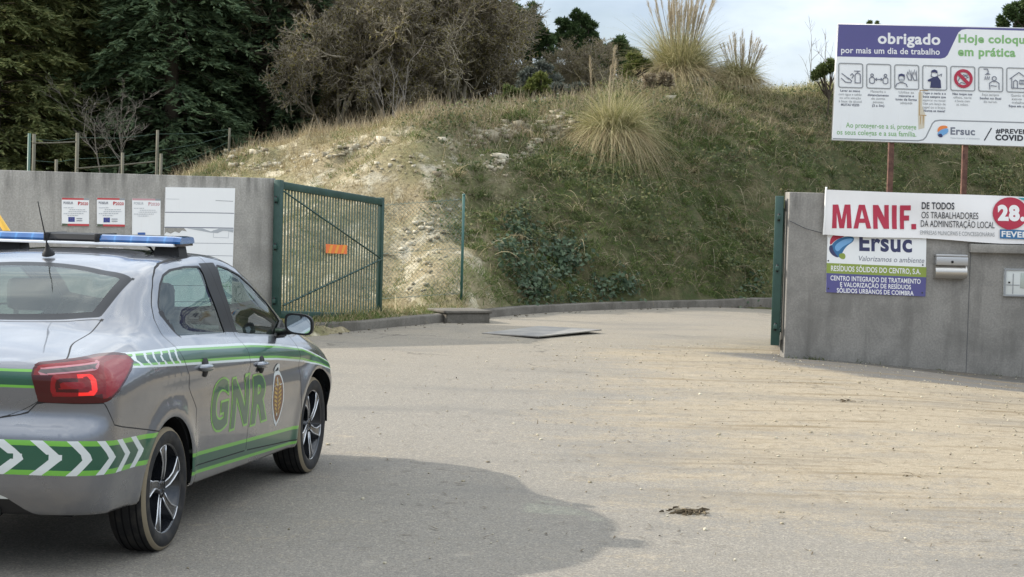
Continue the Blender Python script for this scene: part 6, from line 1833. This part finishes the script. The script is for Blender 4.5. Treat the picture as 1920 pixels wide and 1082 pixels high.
# lush strip along the kerb and the verge
g2 = scatter(26000, -4.5, 9, 22.4, 37, 72)
a = pick(g2, (g2['dR'] > .17) & (g2['dR'] < .85) & (patch(g2, 1.4, 8) > -.14))
grass('green_grass', a, 8, (.07, .24), (.005, .010), M_grn, .55, .5)
a = pick(g2, (g2['z'] < .35) & (g2['dR'] > .2) & (patch(g2, 1.2, 9) > .0))
grass('dry_grass', a, 5, (.07, .24), (.004, .009), M_dry, .6, .5)
# tall dead weeds along the crest and in front of the thicket
g3 = scatter(16000, -9, 4, 32, 42, 73)
a = pick(g3, (g3['dL'] > 4.2) & (g3['dR'] > 3) & (g3['r'].random(16000) < .38) & (patch(g3, .8, 11) > -.06))
grass('dead_weeds', a, 5, (.12, .55), (.005, .010), M_dryd, .35, .25, 3, .9)
a = pick(g3, (g3['dL'] > 3.5) & (g3['dR'] > 3) & (g3['r'].random(16000) < .4))
grass('dry_grass', a, 6, (.08, .34), (.005, .010), M_dry, .45, .45, 3, .85)
g4 = scatter(9000, 2.5, 14, 34, 42, 74)
a = pick(g4, (g4['dR'] > 3.6))
grass('dry_grass', a, 7, (.10, .38), (.005, .010), M_pam, .5, .4, 3, .8)
# bigger tussocks break up the bank
g5 = scatter(1500, -1, 14, 24, 40, 76)
a = pick(g5, (g5['dR'] > .4) & (g5['dL'] - g5['dR'] > .2) & (g5['dR'] < 7) & (g5['r'].random(1500) < .50)); grass('tussock_grass', a, 60, (.14, .46), (.006, .012), M_mim, .62, .75, 4, .8, .06)
a = pick(g5, (g5['dR'] > .4) & (g5['dR'] < 8) & (g5['r'].random(1500) < .22)); grass('dry_tussock_grass', a, 55, (.14, .48), (.005, .011), M_dry, .62, .8, 4, .8, .06)
a = pick(g5, (g5['dR'] > .5) & (g5['dL'] - g5['dR'] > .2) & (g5['dR'] < 7) & (g5['z'] < 2.6) & (g5['r'].random(1500) < .2)); leaves('bramble_mounds', a, 120, (.025, .075), M_brm, .16, .34)
# leaves in blue-green patches
pts = []
r_ = np.random.default_rng(75)
for px_, py_, rad, n in ((968, 418, 22, 90), (985, 445, 24, 120), (950, 468, 22, 90), (965, 498, 26, 130), (1000, 520, 26, 120), (1030, 478, 26, 140), (1062, 472, 26, 130), (1070, 495, 20, 90), (1045, 505, 24, 100), (1005, 550, 24, 110), (985, 535, 20, 80), (1140, 545, 32, 110), (1170, 530, 22, 60), (1060, 560, 26, 60), (1405, 545, 26, 60)):
    for _ in range(n):
        h_ = land_hit(px_ + r_.normal(0, rad * .55), py_ + r_.normal(0, rad * .5)); pts.append(h_)
pts = np.array(pts); e = .15
nn = unit(np.stack([-(land(pts[:, 0] + e, pts[:, 1]) - land(pts[:, 0] - e, pts[:, 1])) / .3, -(land(pts[:, 0], pts[:, 1] + e) - land(pts[:, 0], pts[:, 1] - e)) / .3, np.ones(len(pts))], 1))
leaves('ivy_cover', dict(p=pts[::3] + nn[::3] * .02, n=nn[::3], r=r_), 5, (.06, .11), M_ivy, .09, .09)
# broken limestone on the crest and scars
def stones(name, P, nn_, size, m, r, flat=.6):
    n = len(P)
    t8 = np.array([[x_, y_, z_] for x_ in (-1, 1) for y_ in (-1, 1) for z_ in (-1, 1)], float) * .5
    V = t8[None] * (1 + r.uniform(-.45, .35, (n, 8, 3)))
    sz = size[:, None] * np.stack([r.uniform(.7, 1.4, n), r.uniform(.6, 1.2, n), r.uniform(.35, .9, n) * flat / .6], 1)
    V = V * sz[:, None, :]
    a_ = r.uniform(0, 6.28, n); c_, s_ = np.cos(a_), np.sin(a_)
    X_ = V[:, :, 0] * c_[:, None] - V[:, :, 1] * s_[:, None]; Y_ = V[:, :, 0] * s_[:, None] + V[:, :, 1] * c_[:, None]
    V = np.stack([X_, Y_, V[:, :, 2]], -1) + P[:, None, :]
    q = np.array([(0, 1, 3, 2), (4, 6, 7, 5), (0, 4, 5, 1), (2, 3, 7, 6), (0, 2, 6, 4), (1, 5, 7, 3)])
    F = (np.arange(n)[:, None, None] * 8 + q[None]).reshape(-1, 4)
    return tag(soup(name, [(V.reshape(-1, 3), F, 0)], [m]), kind='stuff')
pts = []
for (x0, y0, x1, y1, w_, n) in SCARS:
    for _ in range(int(n * (.55 if w_ > 25 else 1.3))):
        f = r_.random(); pts.append(land_hit(x0 + (x1 - x0) * f + r_.normal(0, w_ * .4), y0 + (y1 - y0) * f + r_.normal(0, w_ * .5)))
pts = np.array(pts)
stones('rubble', pts, None, r_.gamma(1.5, .024, len(pts)).clip(.008, .20), M_stone, r_)
# ------------------------------------------------------------------ litter on the drive
n = 9000
X_ = r_.uniform(-1.5, 7, n); Y_ = r_.uniform(8, 23, n)
w_ = sstep(X_, -1, 3) * sstep(Y_, 8, 14) * .9 + .12
k = (r_.random(n) < w_) & (edge_dist(X_, Y_, EDGE) < -.4)
P = np.stack([X_[k], Y_[k], drive_z(X_[k], Y_[k]) + .008], 1)
stones('gravel', P, None, r_.gamma(1.4, .0036, len(P)).clip(.003, .026), M_stone, r_, .6)
n = 1300
X_ = r_.uniform(-1, 7, n); Y_ = r_.uniform(9, 22, n); k = edge_dist(X_, Y_, EDGE) < -.4
P = np.stack([X_[k], Y_[k], drive_z(X_[k], Y_[k]) + .012], 1); n = len(P)
d = rand_dirs(n, r_); d[:, 2] *= .05; d = unit(d)
V, F = blades(P, d, unit(np.cross(d, np.array([[0, 0, 1.]]))), r_.uniform(.01, .09, n) , r_.uniform(.004, .014, n), 2, 0, .3)
tag(soup('leaf_litter', [(V, F, 0)], [mat('dead_leaf_litter', (.09, .07, .045), .95)]), kind='stuff')
M_litter = leaf_mat('brown_dead_leaves', (.05, .038, .025), (.10, .078, .05), (.20, .165, .11), .9, .1)
def debris(px_, py_, rad, n, label, seed, name='debris_clump'):
    r = np.random.default_rng(seed); p = gnd(px_, py_); p[2] = float(drive_z(p[0], p[1])) + .008
    c = np.stack([r.normal(0, rad, n), r.normal(0, rad * .7, n), np.abs(r.normal(0, .008, n))], 1)
    d = rand_dirs(n, r); d[:, 2] = np.abs(d[:, 2]) * .12; d = unit(d)
    o = soup(name, [(*blades(c, d, unit(np.cross(d, rand_dirs(n, r))), r.uniform(.02, .07, n), r.uniform(.005, .018, n), 2, .1, .4), 0)], [M_litter], None, tuple(p))
    tag(o, label, 'debris')
debris(1290, 964, .058, 120, 'clump of dead leaves lying on the asphalt in the open foreground', 81)
debris(1715, 894, .05, 12, 'flat dark twigs lying on the sandy asphalt at the right', 82)
debris(1585, 754, .07, 24, 'dark twigs on the sand in front of the right concrete wall', 83)
# weeds at the foot of the right wall
gw = []
for px_, n in ((1478, 6), (1527, 14), (1518, 8), (1600, 3), (1757, 10), (1690, 3), (1860, 8), (1905, 5), (1640, 3)):
    for _ in range(n):
        p = wplane(px_ + r_.normal(0, 4), 690) + nW * abs(r_.normal(.02, .02)); p[2] = float(drive_z(p[0], p[1])); gw.append(p)
gw = np.array(gw); grass('wall_foot_weeds', dict(p=gw, n=np.tile([[0, 0, 1.]], (len(gw), 1)), r=r_), 7, (.03, .12), (.004, .009), M_brm, .7, .4)
gk = []
for a_, b_ in zip(dens[:-1], dens[1:]):
    for _ in range(8):
        f = r_.random(); p = a_ + (b_ - a_) * f; gk.append([p[0] + .03 + r_.random() ** 2 * .35, p[1] - .03 - r_.random() ** 2 * .2, .008])
gk = np.array(gk); stones('kerb_grit', gk[gk[:, 1] < 36], None, r_.gamma(2, .007, (gk[:, 1] < 36).sum()).clip(.006, .04), mat('dark_grit', (.10, .085, .06), .95), r_)
